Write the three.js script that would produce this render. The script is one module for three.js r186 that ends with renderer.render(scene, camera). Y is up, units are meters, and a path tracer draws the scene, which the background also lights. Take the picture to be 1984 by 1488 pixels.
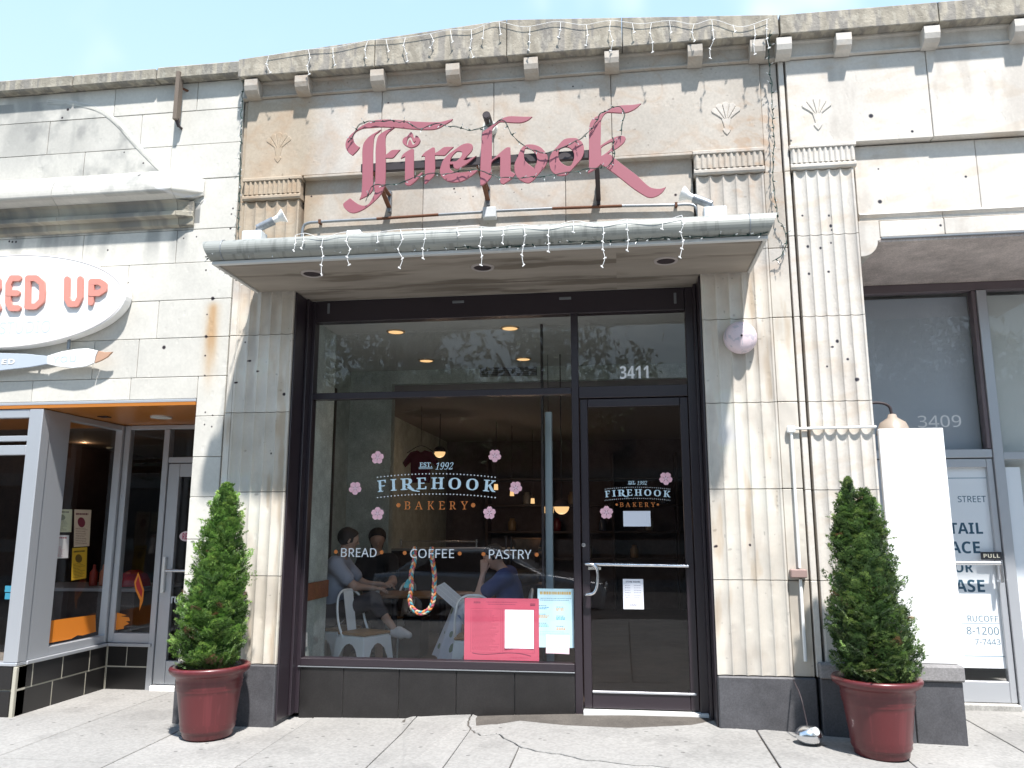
import * as THREE from 'three';
import { mergeGeometries } from 'three/addons/utils/BufferGeometryUtils.js';
import { FontLoader } from 'three/addons/loaders/FontLoader.js';

// ---------- camera, sky, sun, exposure ----------
const scene = new THREE.Scene();
const F = 1550, PITCH = 10.19 * Math.PI / 180, YAW = 7.757 * Math.PI / 180, CAM = [0, 1.6, 6.75];
const camera = new THREE.PerspectiveCamera(2 * Math.atan(744 / F) * 180 / Math.PI, 4 / 3, 0.1, 400);
camera.position.set(...CAM);
camera.rotation.order = 'YXZ';
camera.rotation.set(PITCH, YAW, 0);
scene.add(camera);

const lerp = (a, b, t) => a + (b - a) * t, clamp = (x, a = 0, b = 1) => Math.min(b, Math.max(a, x));
const sstep = (a, b, x) => { const t = clamp((x - a) / (b - a)); return t * t * (3 - 2 * t); };
function hash(i, j, s = 0) { let h = Math.imul(i | 0, 374761393) ^ Math.imul(j | 0, 668265263) ^ Math.imul(s | 0, 1274126177); h = Math.imul(h ^ (h >>> 13), 1274126177); h ^= h >>> 16; return (h >>> 0) / 4294967296; }
function vnoise(x, y, per, s) {
  const xi = Math.floor(x), yi = Math.floor(y), fx = x - xi, fy = y - yi, u = fx * fx * (3 - 2 * fx), v = fy * fy * (3 - 2 * fy);
  const m = per ? (k => ((k % per) + per) % per) : (k => k);
  return lerp(lerp(hash(m(xi), m(yi), s), hash(m(xi + 1), m(yi), s), u), lerp(hash(m(xi), m(yi + 1), s), hash(m(xi + 1), m(yi + 1), s), u), v);
}
function fbm(x, y, oct = 4, s = 0, per = 0) { let a = 0, w = 0.5, t = 0; for (let i = 0; i < oct; i++) { a += w * vnoise(x, y, per, s + i * 17); t += w; x *= 2; y *= 2; per *= 2; w *= 0.5; } return a / t; }
function rng(seed) { let s = seed >>> 0; return () => { s = (s + 0x6D2B79F5) >>> 0; let t = s; t = Math.imul(t ^ (t >>> 15), t | 1); t ^= t + Math.imul(t ^ (t >>> 7), t | 61); return ((t ^ (t >>> 14)) >>> 0) / 4294967296; }; }

{ // sky: pale summer blue with thin cloud wisps
  const w = 512, h = 256, d = new Float32Array(w * h * 4);
  for (let j = 0; j < h; j++) for (let i = 0; i < w; i++) {
    const el = ((j + 0.5) / h - 0.5) * Math.PI, az = (i / w) * 2 * Math.PI, s = Math.max(0, Math.sin(el));
    let c = [lerp(0.36, 0.11, Math.pow(s, 0.8)), lerp(0.43, 0.215, Math.pow(s, 0.85)), lerp(0.46, 0.40, s)];
    const cx = Math.cos(az) * (1.6 - s) * 3, cz = Math.sin(az) * (1.6 - s) * 3;
    const cl = sstep(0.60, 0.80, fbm(cx * 3.4 + 9.1, cz * 4.4 + 2.7, 5, 5)) * 0.4;
    c = c.map((v, k) => lerp(v, [0.48, 0.50, 0.52][k], cl));
    if (el < 0) c = [0.15, 0.15, 0.145];
    const o = (j * w + i) * 4; d[o] = c[0]; d[o + 1] = c[1]; d[o + 2] = c[2]; d[o + 3] = 1;
  }
  const t = new THREE.DataTexture(d, w, h, THREE.RGBAFormat, THREE.FloatType);
  t.mapping = THREE.EquirectangularReflectionMapping; t.magFilter = t.minFilter = THREE.LinearFilter; t.wrapS = THREE.RepeatWrapping; t.needsUpdate = true;
  scene.background = t; scene.environment = t;
}
const sun = new THREE.DirectionalLight(0xfffaf5, 3.05);
sun.position.set(0.42 * 12, 2.1 * 12, 12); sun.target.position.set(-0.5, 1, 0);
sun.position.add(sun.target.position); sun.castShadow = true;
Object.assign(sun.shadow, { radius: 3.5 }); Object.assign(sun.shadow.camera, { left: -14, right: 14, top: 14, bottom: -14, near: 1, far: 60 }); sun.shadow.mapSize.set(4096, 4096);
scene.add(sun, sun.target);
const renderer = new THREE.WebGLRenderer({ antialias: true });
renderer.toneMapping = THREE.LinearToneMapping; renderer.toneMappingExposure = 3.05;
renderer.shadowMap.enabled = true;
renderer.setSize(1024, 768);

// ---------- photo pixel -> direction -> point on a known plane ----------
function ray(u, v) {
  let x = (u - 992) / F, y = (744 - v) / F, z = -1, c = Math.cos(PITCH), s = Math.sin(PITCH);
  [y, z] = [c * y - s * z, s * y + c * z];
  c = Math.cos(YAW); s = Math.sin(YAW);
  return [c * x + s * z, y, -s * x + c * z];
}
function W(u, v, z = 0) { const d = ray(u, v), t = (z - CAM[2]) / d[2]; return [d[0] * t, CAM[1] + d[1] * t]; }       // on the plane z
function WX(u, v, X) { const d = ray(u, v), t = (X - CAM[0]) / d[0]; return [CAM[2] + d[2] * t, CAM[1] + d[1] * t]; }   // on the plane x: [z, y]
function P3(u, v, z = 0) { const p = W(u, v, z); return new THREE.Vector3(p[0], p[1], z); }
const gy = (x, z) => -0.038 + 0.098 * sstep(-2.6, 0.3, x) - 0.06 * sstep(1, 2.6, x) - 0.008 * Math.max(0, z) + 0.035 * sstep(0.1, -0.3, z) * sstep(-3.1, -1, x) * sstep(1.4, 0.6, x);

// ---------- object helpers ----------
const used = {};
function num(n) { const k = used[n] = (used[n] ?? -1) + 1; return k ? n + '_' + String(k).padStart(3, '0') : n; }
function shad(o) { o.castShadow = o.receiveShadow = true; return o; }
function part(name, geo, mat, parent, label) { const m = shad(new THREE.Mesh(Array.isArray(geo) ? merge(geo) : geo, mat)); m.name = name; if (label) m.userData.label = label; parent.add(m); return m; }
const tops = [];
function thing(name, label, category, group) { const g = new THREE.Group(); g.name = num(name); g.userData = { label, category }; if (group) g.userData.group = group; scene.add(g); tops.push(g); return g; }
function solo(name, geo, mat, label, category, group) { const m = shad(new THREE.Mesh(Array.isArray(geo) ? merge(geo) : geo, mat)); m.name = num(name); m.userData = { label, category }; if (group) m.userData.group = group; scene.add(m); return m; }
function structure(name, geo, mat) { const m = geo ? shad(new THREE.Mesh(Array.isArray(geo) ? merge(geo) : geo, mat)) : new THREE.Group(); m.name = num(name); m.userData = { kind: 'structure' }; scene.add(m); return m; }
function sub(name, parent, label) { const g = new THREE.Group(); g.name = name; if (label) g.userData.label = label; parent.add(g); return g; }
function merge(gs) {
  const l = gs.map(g => { const q = g.index ? g.toNonIndexed() : g.clone(); for (const k of Object.keys(q.attributes)) if (!['position', 'normal', 'uv', 'color'].includes(k)) q.deleteAttribute(k); if (!q.attributes.uv) q.setAttribute('uv', new THREE.BufferAttribute(new Float32Array(q.attributes.position.count * 2), 2)); return q; });
  return mergeGeometries(l);
}
function polyGeo(tris) { const g = new THREE.BufferGeometry(); g.setAttribute('position', new THREE.Float32BufferAttribute(tris, 3)); g.computeVertexNormals(); return g; }
// uv by the dominant axis, in metres times s
function boxUV(g, s = 1) {
  if (g.index) g = g.toNonIndexed(); const p = g.attributes.position, n = g.attributes.normal, a = new Float32Array(p.count * 2);
  for (let i = 0; i < p.count; i++) {
    const x = p.getX(i), y = p.getY(i), z = p.getZ(i), nx = Math.abs(n.getX(i)), ny = Math.abs(n.getY(i)), nz = Math.abs(n.getZ(i));
    if (nz >= nx && nz >= ny) { a[2 * i] = x * s; a[2 * i + 1] = y * s; } else if (nx >= ny) { a[2 * i] = z * s; a[2 * i + 1] = y * s; } else { a[2 * i] = x * s; a[2 * i + 1] = z * s; }
  }
  g.setAttribute('uv', new THREE.BufferAttribute(a, 2)); return g;
}
// uv over one facade map [x0, y0, width, height]
function wallUV(g, r) {
  if (g.index) g = g.toNonIndexed(); const p = g.attributes.position, a = new Float32Array(p.count * 2);
  for (let i = 0; i < p.count; i++) { a[2 * i] = (p.getX(i) + p.getZ(i) * 0.7 - r[0]) / r[2]; a[2 * i + 1] = (p.getY(i) + p.getZ(i) * 0.3 - r[1]) / r[3]; }
  g.setAttribute('uv', new THREE.BufferAttribute(a, 2)); return g;
}
// chamfered box from min to max corner
function cbox(x0, y0, z0, x1, y1, z1, c = 0.004) {
  const lo = [x0, y0, z0], hi = [x1, y1, z1], T = [];
  c = Math.min(c, (x1 - x0) / 3, (y1 - y0) / 3, (z1 - z0) / 3);
  const V = (sx, sy, sz, ax) => { const s = [sx, sy, sz], r = []; for (let k = 0; k < 3; k++) r[k] = (s[k] > 0 ? hi[k] : lo[k]) - (k === ax ? 0 : s[k] * c); return r; };
  const C = [(x0 + x1) / 2, (y0 + y1) / 2, (z0 + z1) / 2];
  const tri = (a, b, d) => { const e = b.map((v, i) => v - a[i]), f = d.map((v, i) => v - a[i]); const n = [e[1] * f[2] - e[2] * f[1], e[2] * f[0] - e[0] * f[2], e[0] * f[1] - e[1] * f[0]]; const m = a.map((v, i) => (v + b[i] + d[i]) / 3 - C[i]); if (n[0] * m[0] + n[1] * m[1] + n[2] * m[2] < 0) T.push(...a, ...d, ...b); else T.push(...a, ...b, ...d); };
  const quad = (a, b, d, e) => { tri(a, b, d); tri(a, d, e); };
  for (let ax = 0; ax < 3; ax++) for (const s of [-1, 1]) { const q = [[-1, -1], [1, -1], [1, 1], [-1, 1]].map(([p, r]) => { const k = [0, 0, 0]; k[ax] = s; k[(ax + 1) % 3] = p; k[(ax + 2) % 3] = r; return V(k[0], k[1], k[2], ax); }); quad(...q); }
  for (let ax = 0; ax < 3; ax++) { const b = (ax + 1) % 3, d = (ax + 2) % 3; for (const s of [-1, 1]) for (const t of [-1, 1]) { const mk = (e, n) => { const k = [0, 0, 0]; k[ax] = e; k[b] = s; k[d] = t; return V(k[0], k[1], k[2], n); }; quad(mk(-1, b), mk(1, b), mk(1, d), mk(-1, d)); } }
  for (const a of [-1, 1]) for (const b of [-1, 1]) for (const d of [-1, 1]) tri(V(a, b, d, 0), V(a, b, d, 1), V(a, b, d, 2));
  return polyGeo(T);
}
const box = (x0, y0, z0, x1, y1, z1) => { const g = new THREE.BoxGeometry(x1 - x0, y1 - y0, z1 - z0); g.translate((x0 + x1) / 2, (y0 + y1) / 2, (z0 + z1) / 2); return g; };
// extrude a [z, y] profile along x
function profX(pts, x0, x1) { const s = new THREE.Shape(pts.map(p => new THREE.Vector2(-p[0], p[1]))); const g = new THREE.ExtrudeGeometry(s, { depth: x1 - x0, bevelEnabled: false, curveSegments: 8 }); g.rotateY(Math.PI / 2); g.translate(x0, 0, 0); return g; }
// extrude an [x, z] outline upward
function profY(pts, y0, y1) { const s = new THREE.Shape(pts.map(p => new THREE.Vector2(p[0], -p[1]))); const g = new THREE.ExtrudeGeometry(s, { depth: y1 - y0, bevelEnabled: false }); g.rotateX(-Math.PI / 2); g.translate(0, y0, 0); return g; }
// extrude an [x, y] outline from z0 to z1
function profZ(pts, z0, z1, holes = [], bevel = 0) {
  const s = new THREE.Shape(pts.map(p => new THREE.Vector2(...p))); for (const h of holes) s.holes.push(new THREE.Path(h.map(p => new THREE.Vector2(...p))));
  const g = new THREE.ExtrudeGeometry(s, bevel ? { depth: z1 - z0 - 2 * bevel, bevelEnabled: true, bevelSize: bevel, bevelThickness: bevel, bevelOffset: -bevel, bevelSegments: 2 } : { depth: z1 - z0, bevelEnabled: false });
  g.translate(0, 0, z0 + bevel); return g;
}
const v3 = p => p.isVector3 ? p : new THREE.Vector3(...p);
function tube(pts, r, seg = 0, rad = 6, smooth = true) { pts = pts.map(v3); const c = smooth ? new THREE.CatmullRomCurve3(pts, false, 'centripetal') : (() => { const k = new THREE.CurvePath(); for (let i = 0; i + 1 < pts.length; i++) k.add(new THREE.LineCurve3(pts[i], pts[i + 1])); return k; })(); return new THREE.TubeGeometry(c, seg || pts.length * 6, r, rad, false); }
function rod(a, b, r, r2 = r, n = 10) { a = v3(a); b = v3(b); const d = b.clone().sub(a), g = new THREE.CylinderGeometry(r2, r, d.length(), n); g.applyQuaternion(new THREE.Quaternion().setFromUnitVectors(new THREE.Vector3(0, 1, 0), d.clone().normalize())); const m = a.add(b).multiplyScalar(0.5); g.translate(m.x, m.y, m.z); return g; }
function bar(a, b, w, h) { a = v3(a); b = v3(b); const d = b.clone().sub(a), g = new THREE.BoxGeometry(w, d.length(), h); g.applyQuaternion(new THREE.Quaternion().setFromUnitVectors(new THREE.Vector3(0, 1, 0), d.clone().normalize())); const m = a.add(b).multiplyScalar(0.5); g.translate(m.x, m.y, m.z); return g; }

// ---------- textures and materials ----------
function texture(w, h, fn, srgb = true, rep = true) {
  const d = new Uint8Array(w * h * 4);
  for (let j = 0; j < h; j++) for (let i = 0; i < w; i++) { const c = fn(i / w, j / h), o = (j * w + i) * 4; d[o] = clamp(c[0]) * 255; d[o + 1] = clamp(c[1]) * 255; d[o + 2] = clamp(c[2]) * 255; d[o + 3] = 255; }
  const t = new THREE.DataTexture(d, w, h); t.magFilter = THREE.LinearFilter; t.minFilter = THREE.LinearMipmapLinearFilter; t.generateMipmaps = true; if (rep) t.wrapS = t.wrapT = THREE.RepeatWrapping; if (srgb) t.colorSpace = THREE.SRGBColorSpace; t.needsUpdate = true; return t;
}
const s8 = x => Math.pow(clamp(x), 1 / 2.2);     // linear -> about sRGB
function std(r, g, b, o = {}) { const m = new THREE.MeshStandardMaterial({ roughness: 0.85, ...o }); m.color.setRGB(r, g, b); return m; }
function phys(r, g, b, o = {}) { const m = new THREE.MeshPhysicalMaterial({ roughness: 0.5, ...o }); m.color.setRGB(r, g, b); return m; }
const grainTex = texture(512, 512, (u, v) => { const n = 0.62 + 0.25 * fbm(u * 8, v * 8, 4, 3, 8) + 0.2 * fbm(u * 128, v * 128, 2, 9, 128); return [n, n, n]; });
const stoneBump = texture(512, 512, (u, v) => { const n = 0.5 * fbm(u * 48, v * 48, 3, 21, 48) + 0.5 * fbm(u * 8, v * 8, 3, 23, 8) - (hash(Math.floor(u * 128), Math.floor(v * 128), 4) > 0.985 ? 0.3 : 0); return [n, n, n]; }, false);
stoneBump.repeat.set(1.3, 1.3);

// facade maps: what the stone is made of, its veins, stains and drilled holes
const RB = [-3.7, -0.1, 5.3, 6.5], RL = [-7.6, -0.1, 4.2, 6.4], RR = [1.4, -0.1, 2.7, 6.4];
function holes(list) { const pts = list.map(([u, v, r]) => [...W(u, v), (r || 0.012) * 0.62]); return (x, y) => { let k = 0; for (const p of pts) { const d = Math.hypot(x - p[0], y - p[1]); if (d < p[2] * 1.6) k = Math.max(k, 1 - sstep(p[2] * 0.7, p[2] * 1.5, d)); } return k; }; }
const holeB = holes([[868, 365, .012], [1300, 377, .016], [752, 200, .01], [1110, 168, .01], [590, 380, .012], [566, 348], [1385, 1060, .014], [1450, 1058, .014], [1430, 480], [905, 380, .008], [870, 372, .007], [880, 384, .006], [985, 372, .006], [1000, 366, .006], [470, 664], [497, 720], [455, 742], [520, 880], [480, 700], [545, 765, .02]]);
const holeL = holes([[126, 212, .02], [115, 228, .015], [12, 468, .014], [18, 469, .014], [25, 469, .014], [203, 485, .012], [375, 459, .01], [312, 674, .024], [394, 653, .02], [396, 610, .01], [394, 524, .012], [421, 522, .012], [407, 579, .024], [392, 690, .012], [391, 729, .012], [392, 800, .01], [406, 806, .01], [391, 824, .01], [405, 828, .01], [300, 318, .012], [272, 316, .012], [235, 295, .01], [305, 343, .012], [199, 340, .008], [199, 346, .008], [446, 404, .012], [443, 415, .01], [441, 443, .014], [244, 548, .008], [344, 393, .014], [350, 462, .01]]);
const holeR = holes([[1687, 225, .026], [1767, 255, .016], [1532, 273, .012], [1698, 390, .024], [1866, 341, .014], [1695, 326, .01], [1552, 418, .012], [1604, 418, .014], [1608, 438, .02], [1610, 446, .012], [1563, 478, .018], [1588, 481, .016], [1608, 471, .012], [1565, 531, .016], [1603, 527, .014], [1620, 662, .02], [1611, 673, .012], [1640, 697, .014], [1600, 711, .012], [1659, 736, .022], [1821, 437, .014]]);
const streak = (x, y, f, s) => fbm(x * f, y * 0.9, 4, s);
function segD(x, y, pts) { let b = 9; for (let i = 0; i + 1 < pts.length; i++) { const [ax, ay] = pts[i], [bx, by] = pts[i + 1], t = clamp(((x - ax) * (bx - ax) + (y - ay) * (by - ay)) / ((bx - ax) ** 2 + (by - ay) ** 2)); b = Math.min(b, Math.hypot(x - ax - t * (bx - ax), y - ay - t * (by - ay))); } return b; }
const scar = [[90, 196], [140, 200], [190, 212], [225, 238], [262, 280], [300, 318], [345, 360], [390, 390]].map(p => W(...p));
const mapL = texture(1280, 1280, (u, v) => {
  const x = RL[0] + u * RL[2], y = RL[1] + v * RL[3]; let n = 0.93 + 0.11 * fbm(x * 3, y * 3, 4, 2) + 0.05 * (fbm(x * 60, y * 60, 2, 6) - 0.5) - 0.05;
  let c = [n * 0.985, n * 0.975, n * 0.94];
  let st = sstep(0.50, 0.72, streak(x + 0.3 * fbm(x * 2, y * 2, 3, 8), y, 2.6, 31)) * (0.5 * sstep(4.6, 5.9, y) + 0.07);        // black run-off below the coping
  const inScar = y > 4.75 && x < -3.9 && (() => { for (let i = 0; i + 1 < scar.length; i++) if (x >= scar[i][0] && x < scar[i + 1][0]) return y < lerp(scar[i][1], scar[i + 1][1], (x - scar[i][0]) / (scar[i + 1][0] - scar[i][0])); return x < scar[0][0] && y < scar[0][1]; })();
  if (inScar) st = Math.max(st, 0.16 + 0.5 * sstep(0.42, 0.75, fbm(x * 5, y * 4, 5, 41)));
  if (y > 4.45 && y < 4.66 && x < -3.95) st = Math.max(st, 0.45 + 0.55 * sstep(0.35, 0.6, fbm(x * 6, y * 9, 4, 55)));
  if (y > 3.9 && y < 4.5 && x < -3.95) st = Math.max(st, 0.55 * sstep(0.4, 0.7, streak(x, y, 7, 51)) * sstep(3.95, 4.4, y));
  const d = segD(x, y, scar); c = c.map((k, i) => lerp(k, [0.50, 0.51, 0.51][i], st * 0.8)); if (d < 0.05) c = c.map(k => lerp(k, 0.97, 1 - sstep(0.012, 0.045, d + 0.02 * fbm(x * 30, y * 30, 2, 3))));
  const [rx, ry] = [x + 3.75, y - 3.45]; const ru = Math.exp(-((rx / 0.06) ** 2)) * sstep(-0.75, -0.1, ry) * sstep(0.25, 0.15, ry) * (0.4 + fbm(x * 20, y * 3, 3, 77)); c = c.map((k, i) => lerp(k, [0.80, 0.62, 0.42][i], clamp(ru * 0.7)));   // rust run from a bolt
  const h = holeL(x, y); return c.map((k, i) => lerp(k, [0.16, 0.13, 0.16][i], h));
}, true, false);
const mapB = texture(1280, 1408, (u, v) => {
  const x = RB[0] + u * RB[2], y = RB[1] + v * RB[3]; const wx = fbm(x * 1.3, y * 1.3, 4, 61), low = 1 - sstep(3.6, 3.8, y);
  let n = 0.88 + 0.14 * (fbm(x * 2.2, y * 2.2, 4, 62) - 0.5) + 0.08 * (fbm(x * 70, y * 70, 2, 66) - 0.5);
  const vein = Math.pow(1 - Math.abs(2 * fbm(x * 0.8 + y * 2.4 + wx * 3, y * 0.8 - x * 1.6, 4, 63) - 1), 9), fine = sstep(0.55, 0.75, fbm(x * 4 - y * 9, y * 12 + x * 10, 3, 64));
  let c = [n * 1.03, n * 1.01, n * 0.98];
  const pinkR = sstep(0.6, 1.3, x) * sstep(3.9, 4.4, y) * sstep(5.6, 5.0, y); c = c.map((k, i) => lerp(k, [0.84, 0.70, 0.58][i], clamp(vein * 0.24 + fine * 0.10 + pinkR * fine * 0.3)));
  const lf = sstep(-2.7, -2.95, x) * sstep(3.85, 4.0, y) * sstep(5.75, 5.6, y); c = c.map((k, i) => lerp(k, k * [0.93, 0.89, 0.83][i], lf));
  if (low > 0) { const g = [1.0, 0.985, 0.945], b = fbm(x * 3, y * 3, 4, 67); c = c.map((k, i) => lerp(k, g[i] * (0.85 + 0.3 * b), low * 0.75)); const rs = sstep(0.6, 0.78, fbm(x * 9, y * 1.6, 4, 68)); c = c.map((k, i) => lerp(k, [0.76, 0.62, 0.46][i], rs * low * 0.32)); const gr = sstep(0.56, 0.75, fbm(x * 6, y * 2, 4, 69)); c = c.map((k, i) => lerp(k, [0.60, 0.57, 0.55][i], gr * low * 0.22)); }
  const pit = sstep(0.86, 0.93, fbm(x * 26, y * 26, 2, 70)); c = c.map(k => k * (1 - 0.15 * pit));
  const h = holeB(x, y); return c.map((k, i) => lerp(k, [0.18, 0.14, 0.17][i], h));
}, true, false);
const mapR = texture(900, 1400, (u, v) => {
  const x = RR[0] + u * RR[2], y = RR[1] + v * RR[3]; let n = 0.93 + 0.10 * (fbm(x * 2.4, y * 2.4, 4, 72) - 0.5) + 0.05 * (fbm(x * 70, y * 70, 2, 76) - 0.5);
  let c = [n, n * 0.98, n * 0.945]; const fine = sstep(0.55, 0.78, fbm(x * 3 + y * 4, y * 9 - x * 3, 4, 74)); c = c.map((k, i) => lerp(k, [0.86, 0.78, 0.68][i], fine * 0.3));
  const dirt = sstep(0.55, 0.75, fbm(x * 5, y * 1.5, 4, 78)) * 0.25; c = c.map((k, i) => lerp(k, [0.66, 0.62, 0.58][i], dirt));
  const h = holeR(x, y); return c.map((k, i) => lerp(k, [0.2, 0.2, 0.24][i], h));
}, true, false);
const grimeTex = texture(1024, 512, (u, v) => { const b = fbm(u * 12, v * 6, 5, 81, 12), k = sstep(0.46, 0.68, fbm(u * 20, v * 5, 5, 83, 20)), n = 0.72 + 0.35 * (b - 0.5), l = sstep(0.6, 0.75, fbm(u * 28, v * 14, 3, 85, 28)); const c = [n, n * 0.97, n * 0.9]; return c.map((q, i) => lerp(lerp(q, [0.50, 0.50, 0.51][i], k * 0.5), [0.84, 0.83, 0.78][i], l * 0.4)); });
const stone = (map, r, g, b) => std(r, g, b, { map, roughness: 0.92, bumpMap: stoneBump, bumpScale: 0.004 });
const M = {
  limeL: [1, 0.97, 1.03, 0.94].map(k => stone(mapL, 0.69 * k, 0.685 * k, 0.675 * k)),
  sandB: [1, 0.95, 1.04, 0.91].map((k, i) => stone(mapB, 0.585 * k, (0.57 - 0.012 * (i % 2)) * k, (0.55 - 0.028 * (i % 2)) * k)),
  limeR: [1, 0.97, 1.02].map(k => stone(mapR, 0.70 * k, 0.69 * k, 0.68 * k)),
  coping: std(0.64, 0.63, 0.60, { map: grimeTex, roughness: 0.95, bumpMap: stoneBump, bumpScale: 0.006 }),
  copingB: std(0.70, 0.675, 0.645, { map: grimeTex, roughness: 0.95, bumpMap: stoneBump, bumpScale: 0.005 }),
  mortar: std(0.28, 0.265, 0.25, { roughness: 1 }),
  granite: std(0.105, 0.105, 0.115, { map: grainTex, roughness: 0.55 }),
  black: phys(0.025, 0.018, 0.024, { roughness: 0.38, clearcoat: 0.3, clearcoatRoughness: 0.3 }),
  blackTile: phys(0.028, 0.026, 0.026, { roughness: 0.32, map: grainTex }),
  grout: std(0.2, 0.2, 0.19), groutPale: std(0.42, 0.40, 0.33),
  alu: std(0.52, 0.54, 0.57, { metalness: 0.55, roughness: 0.42 }),
  chrome: std(0.75, 0.76, 0.78, { metalness: 1, roughness: 0.22 }),
  galv: std(0.40, 0.43, 0.46, { metalness: 0.5, roughness: 0.45, map: grainTex }),
  rust: std(0.20, 0.085, 0.045, { map: grainTex, roughness: 0.9 }), darkIron: std(0.05, 0.035, 0.04, { roughness: 0.6, map: grainTex }),
  white: std(0.78, 0.78, 0.76, { roughness: 0.55 }), offWhite: std(0.62, 0.62, 0.58, { roughness: 0.7 }),
  glass: phys(1, 1, 1, { transmission: 1, thickness: 0, roughness: 0, ior: 1.52 }),
  signRed: phys(0.30, 0.092, 0.118, { roughness: 0.55 }),
  wireW: std(0.75, 0.75, 0.73, { roughness: 0.5 }), wireG: std(0.012, 0.045, 0.035, { roughness: 0.5 }), bulbClear: phys(0.75, 0.78, 0.78, { roughness: 0.15, transmission: 0.5, thickness: 0 }),
};
M.signEdge = M.signRed;
const P = (name, geo, mat, parent, label) => part(name, geo, mat, parent, label);

// ---------- ground, street and what the shop windows mirror ----------
function G(u, v) { const d = ray(u, v); let x = 0, z = 0, y = 0; for (let k = 0; k < 8; k++) { const t = (y - CAM[1]) / d[1]; x = d[0] * t; z = CAM[2] + d[2] * t; y = gy(x, z); } return [x, z]; }
const concTex = texture(1024, 1024, (u, v) => { const n = 0.86 + 0.10 * (fbm(u * 6, v * 6, 5, 91, 6) - 0.5) + 0.13 * (fbm(u * 200, v * 200, 2, 93, 200) - 0.5); const s = sstep(0.55, 0.75, fbm(u * 10, v * 10, 5, 95, 10)) * 0.05; const cell = hash(Math.floor(u * 90), Math.floor(v * 90), 12), gx = (u * 90) % 1 - 0.5, gz = (v * 90) % 1 - 0.5; const gum = cell > 0.991 && Math.hypot(gx, gz * 1.2) < 0.38 ? 0.2 : 0; const k = n - s - gum; return [k, k * 0.99, k * 0.965]; });
concTex.repeat.set(0.28, 0.28);
const concBump = texture(512, 512, (u, v) => { const n = 0.6 * fbm(u * 90, v * 90, 3, 97, 90) + 0.4 * fbm(u * 12, v * 12, 3, 99, 12); return [n, n, n]; }, false); concBump.repeat.set(0.6, 0.6);
const slabMats = [1, 0.95, 1.04].map(k => std(0.375 * k, 0.375 * k, 0.378 * k, { map: concTex, roughness: 0.95, bumpMap: concBump, bumpScale: 0.006 }));
const dirtMat = std(0.13, 0.115, 0.10, { roughness: 1, map: grainTex });
function gridSheet(x0, z0, x1, z1, nx, nz, yf) { const g = new THREE.PlaneGeometry(1, 1, nx, nz), p = g.attributes.position; for (let i = 0; i < p.count; i++) { const x = lerp(x0, x1, p.getX(i) + 0.5), z = lerp(z1, z0, p.getY(i) + 0.5); p.setXYZ(i, x, yf(x, z), z); } g.computeVertexNormals(); return boxUV(g); }
structure('ground', gridSheet(-60, -40, 60, 80, 2, 2, () => -0.34), std(0.16, 0.15, 0.13));
const walk = structure('sidewalk');
part('joint_bed', gridSheet(-16, -1.6, 14, 7.4, 60, 20, (x, z) => gy(x, z) - 0.014), dirtMat, walk);
function clipX(poly, X, keepLess) { const out = []; for (let i = 0; i < poly.length; i++) { const a = poly[i], b = poly[(i + 1) % poly.length], ia = keepLess ? a[0] <= X : a[0] >= X, ib = keepLess ? b[0] <= X : b[0] >= X; if (ia) out.push(a); if (ia !== ib) { const t = (X - a[0]) / (b[0] - a[0]); out.push([X, lerp(a[1], b[1], t)]); } } return out; }
let slabN = 0;
function slab(poly, g = 0.005) {
  // shrink toward the inside by g, subdivide the edges, drape over the slope
  const n = poly.length; let area = 0; for (let i = 0; i < n; i++) { const a = poly[i], b = poly[(i + 1) % n]; area += a[0] * b[1] - b[0] * a[1]; } const sg = area > 0 ? 1 : -1;
  const ins = poly.map((p, i) => { const a = poly[(i + n - 1) % n], b = poly[(i + 1) % n]; let nx = 0, nz = 0; for (const [q, r] of [[a, p], [p, b]]) { const l = Math.hypot(r[0] - q[0], r[1] - q[1]) || 1; nx += -(r[1] - q[1]) / l; nz += (r[0] - q[0]) / l; } const l = Math.hypot(nx, nz) || 1; const k = Math.min(1.6, 2 / (l * l) * l); return [p[0] + sg * nx / l * g * k, p[1] + sg * nz / l * g * k]; });
  const fine = []; for (let i = 0; i < n; i++) { const a = ins[i], b = ins[(i + 1) % n], m = Math.max(1, Math.ceil(Math.hypot(b[0] - a[0], b[1] - a[1]) / 0.35)); for (let k = 0; k < m; k++) fine.push([lerp(a[0], b[0], k / m), lerp(a[1], b[1], k / m)]); }
  const s = new THREE.Shape(fine.map(p => new THREE.Vector2(p[0], -p[1])));
  let geo = new THREE.ExtrudeGeometry(s, { depth: 0.05, bevelEnabled: true, bevelSize: 0.004, bevelThickness: 0.004, bevelOffset: -0.004, bevelSegments: 1 }); geo.rotateX(-Math.PI / 2); geo.translate(0, -0.054, 0);
  const dy = (hash(slabN, 3) - 0.5) * 0.006, p = geo.attributes.position; for (let i = 0; i < p.count; i++) p.setY(i, p.getY(i) + gy(p.getX(i), p.getZ(i)) + dy);
  geo.computeVertexNormals(); part('paving_slab', boxUV(geo), slabMats[slabN++ % 3], walk);
}
const XJ = []; for (let k = -6; k <= 12; k++) XJ.push(-2.72 + 0.927 * k - 0.0);
const rows = [[-1.5, 1.1], [1.1, 3.0], [3.0, 4.9], [4.9, 7.4]];
rows.forEach(([z0, z1], r) => { for (let i = 0; i + 1 < XJ.length; i++) { const a = XJ[i], b = XJ[i + 1]; if (r === 0 && a > -1.9 && b < 1.2) continue; slab([[a, z0], [b, z0], [b, z1], [a, z1]]); } });
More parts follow.
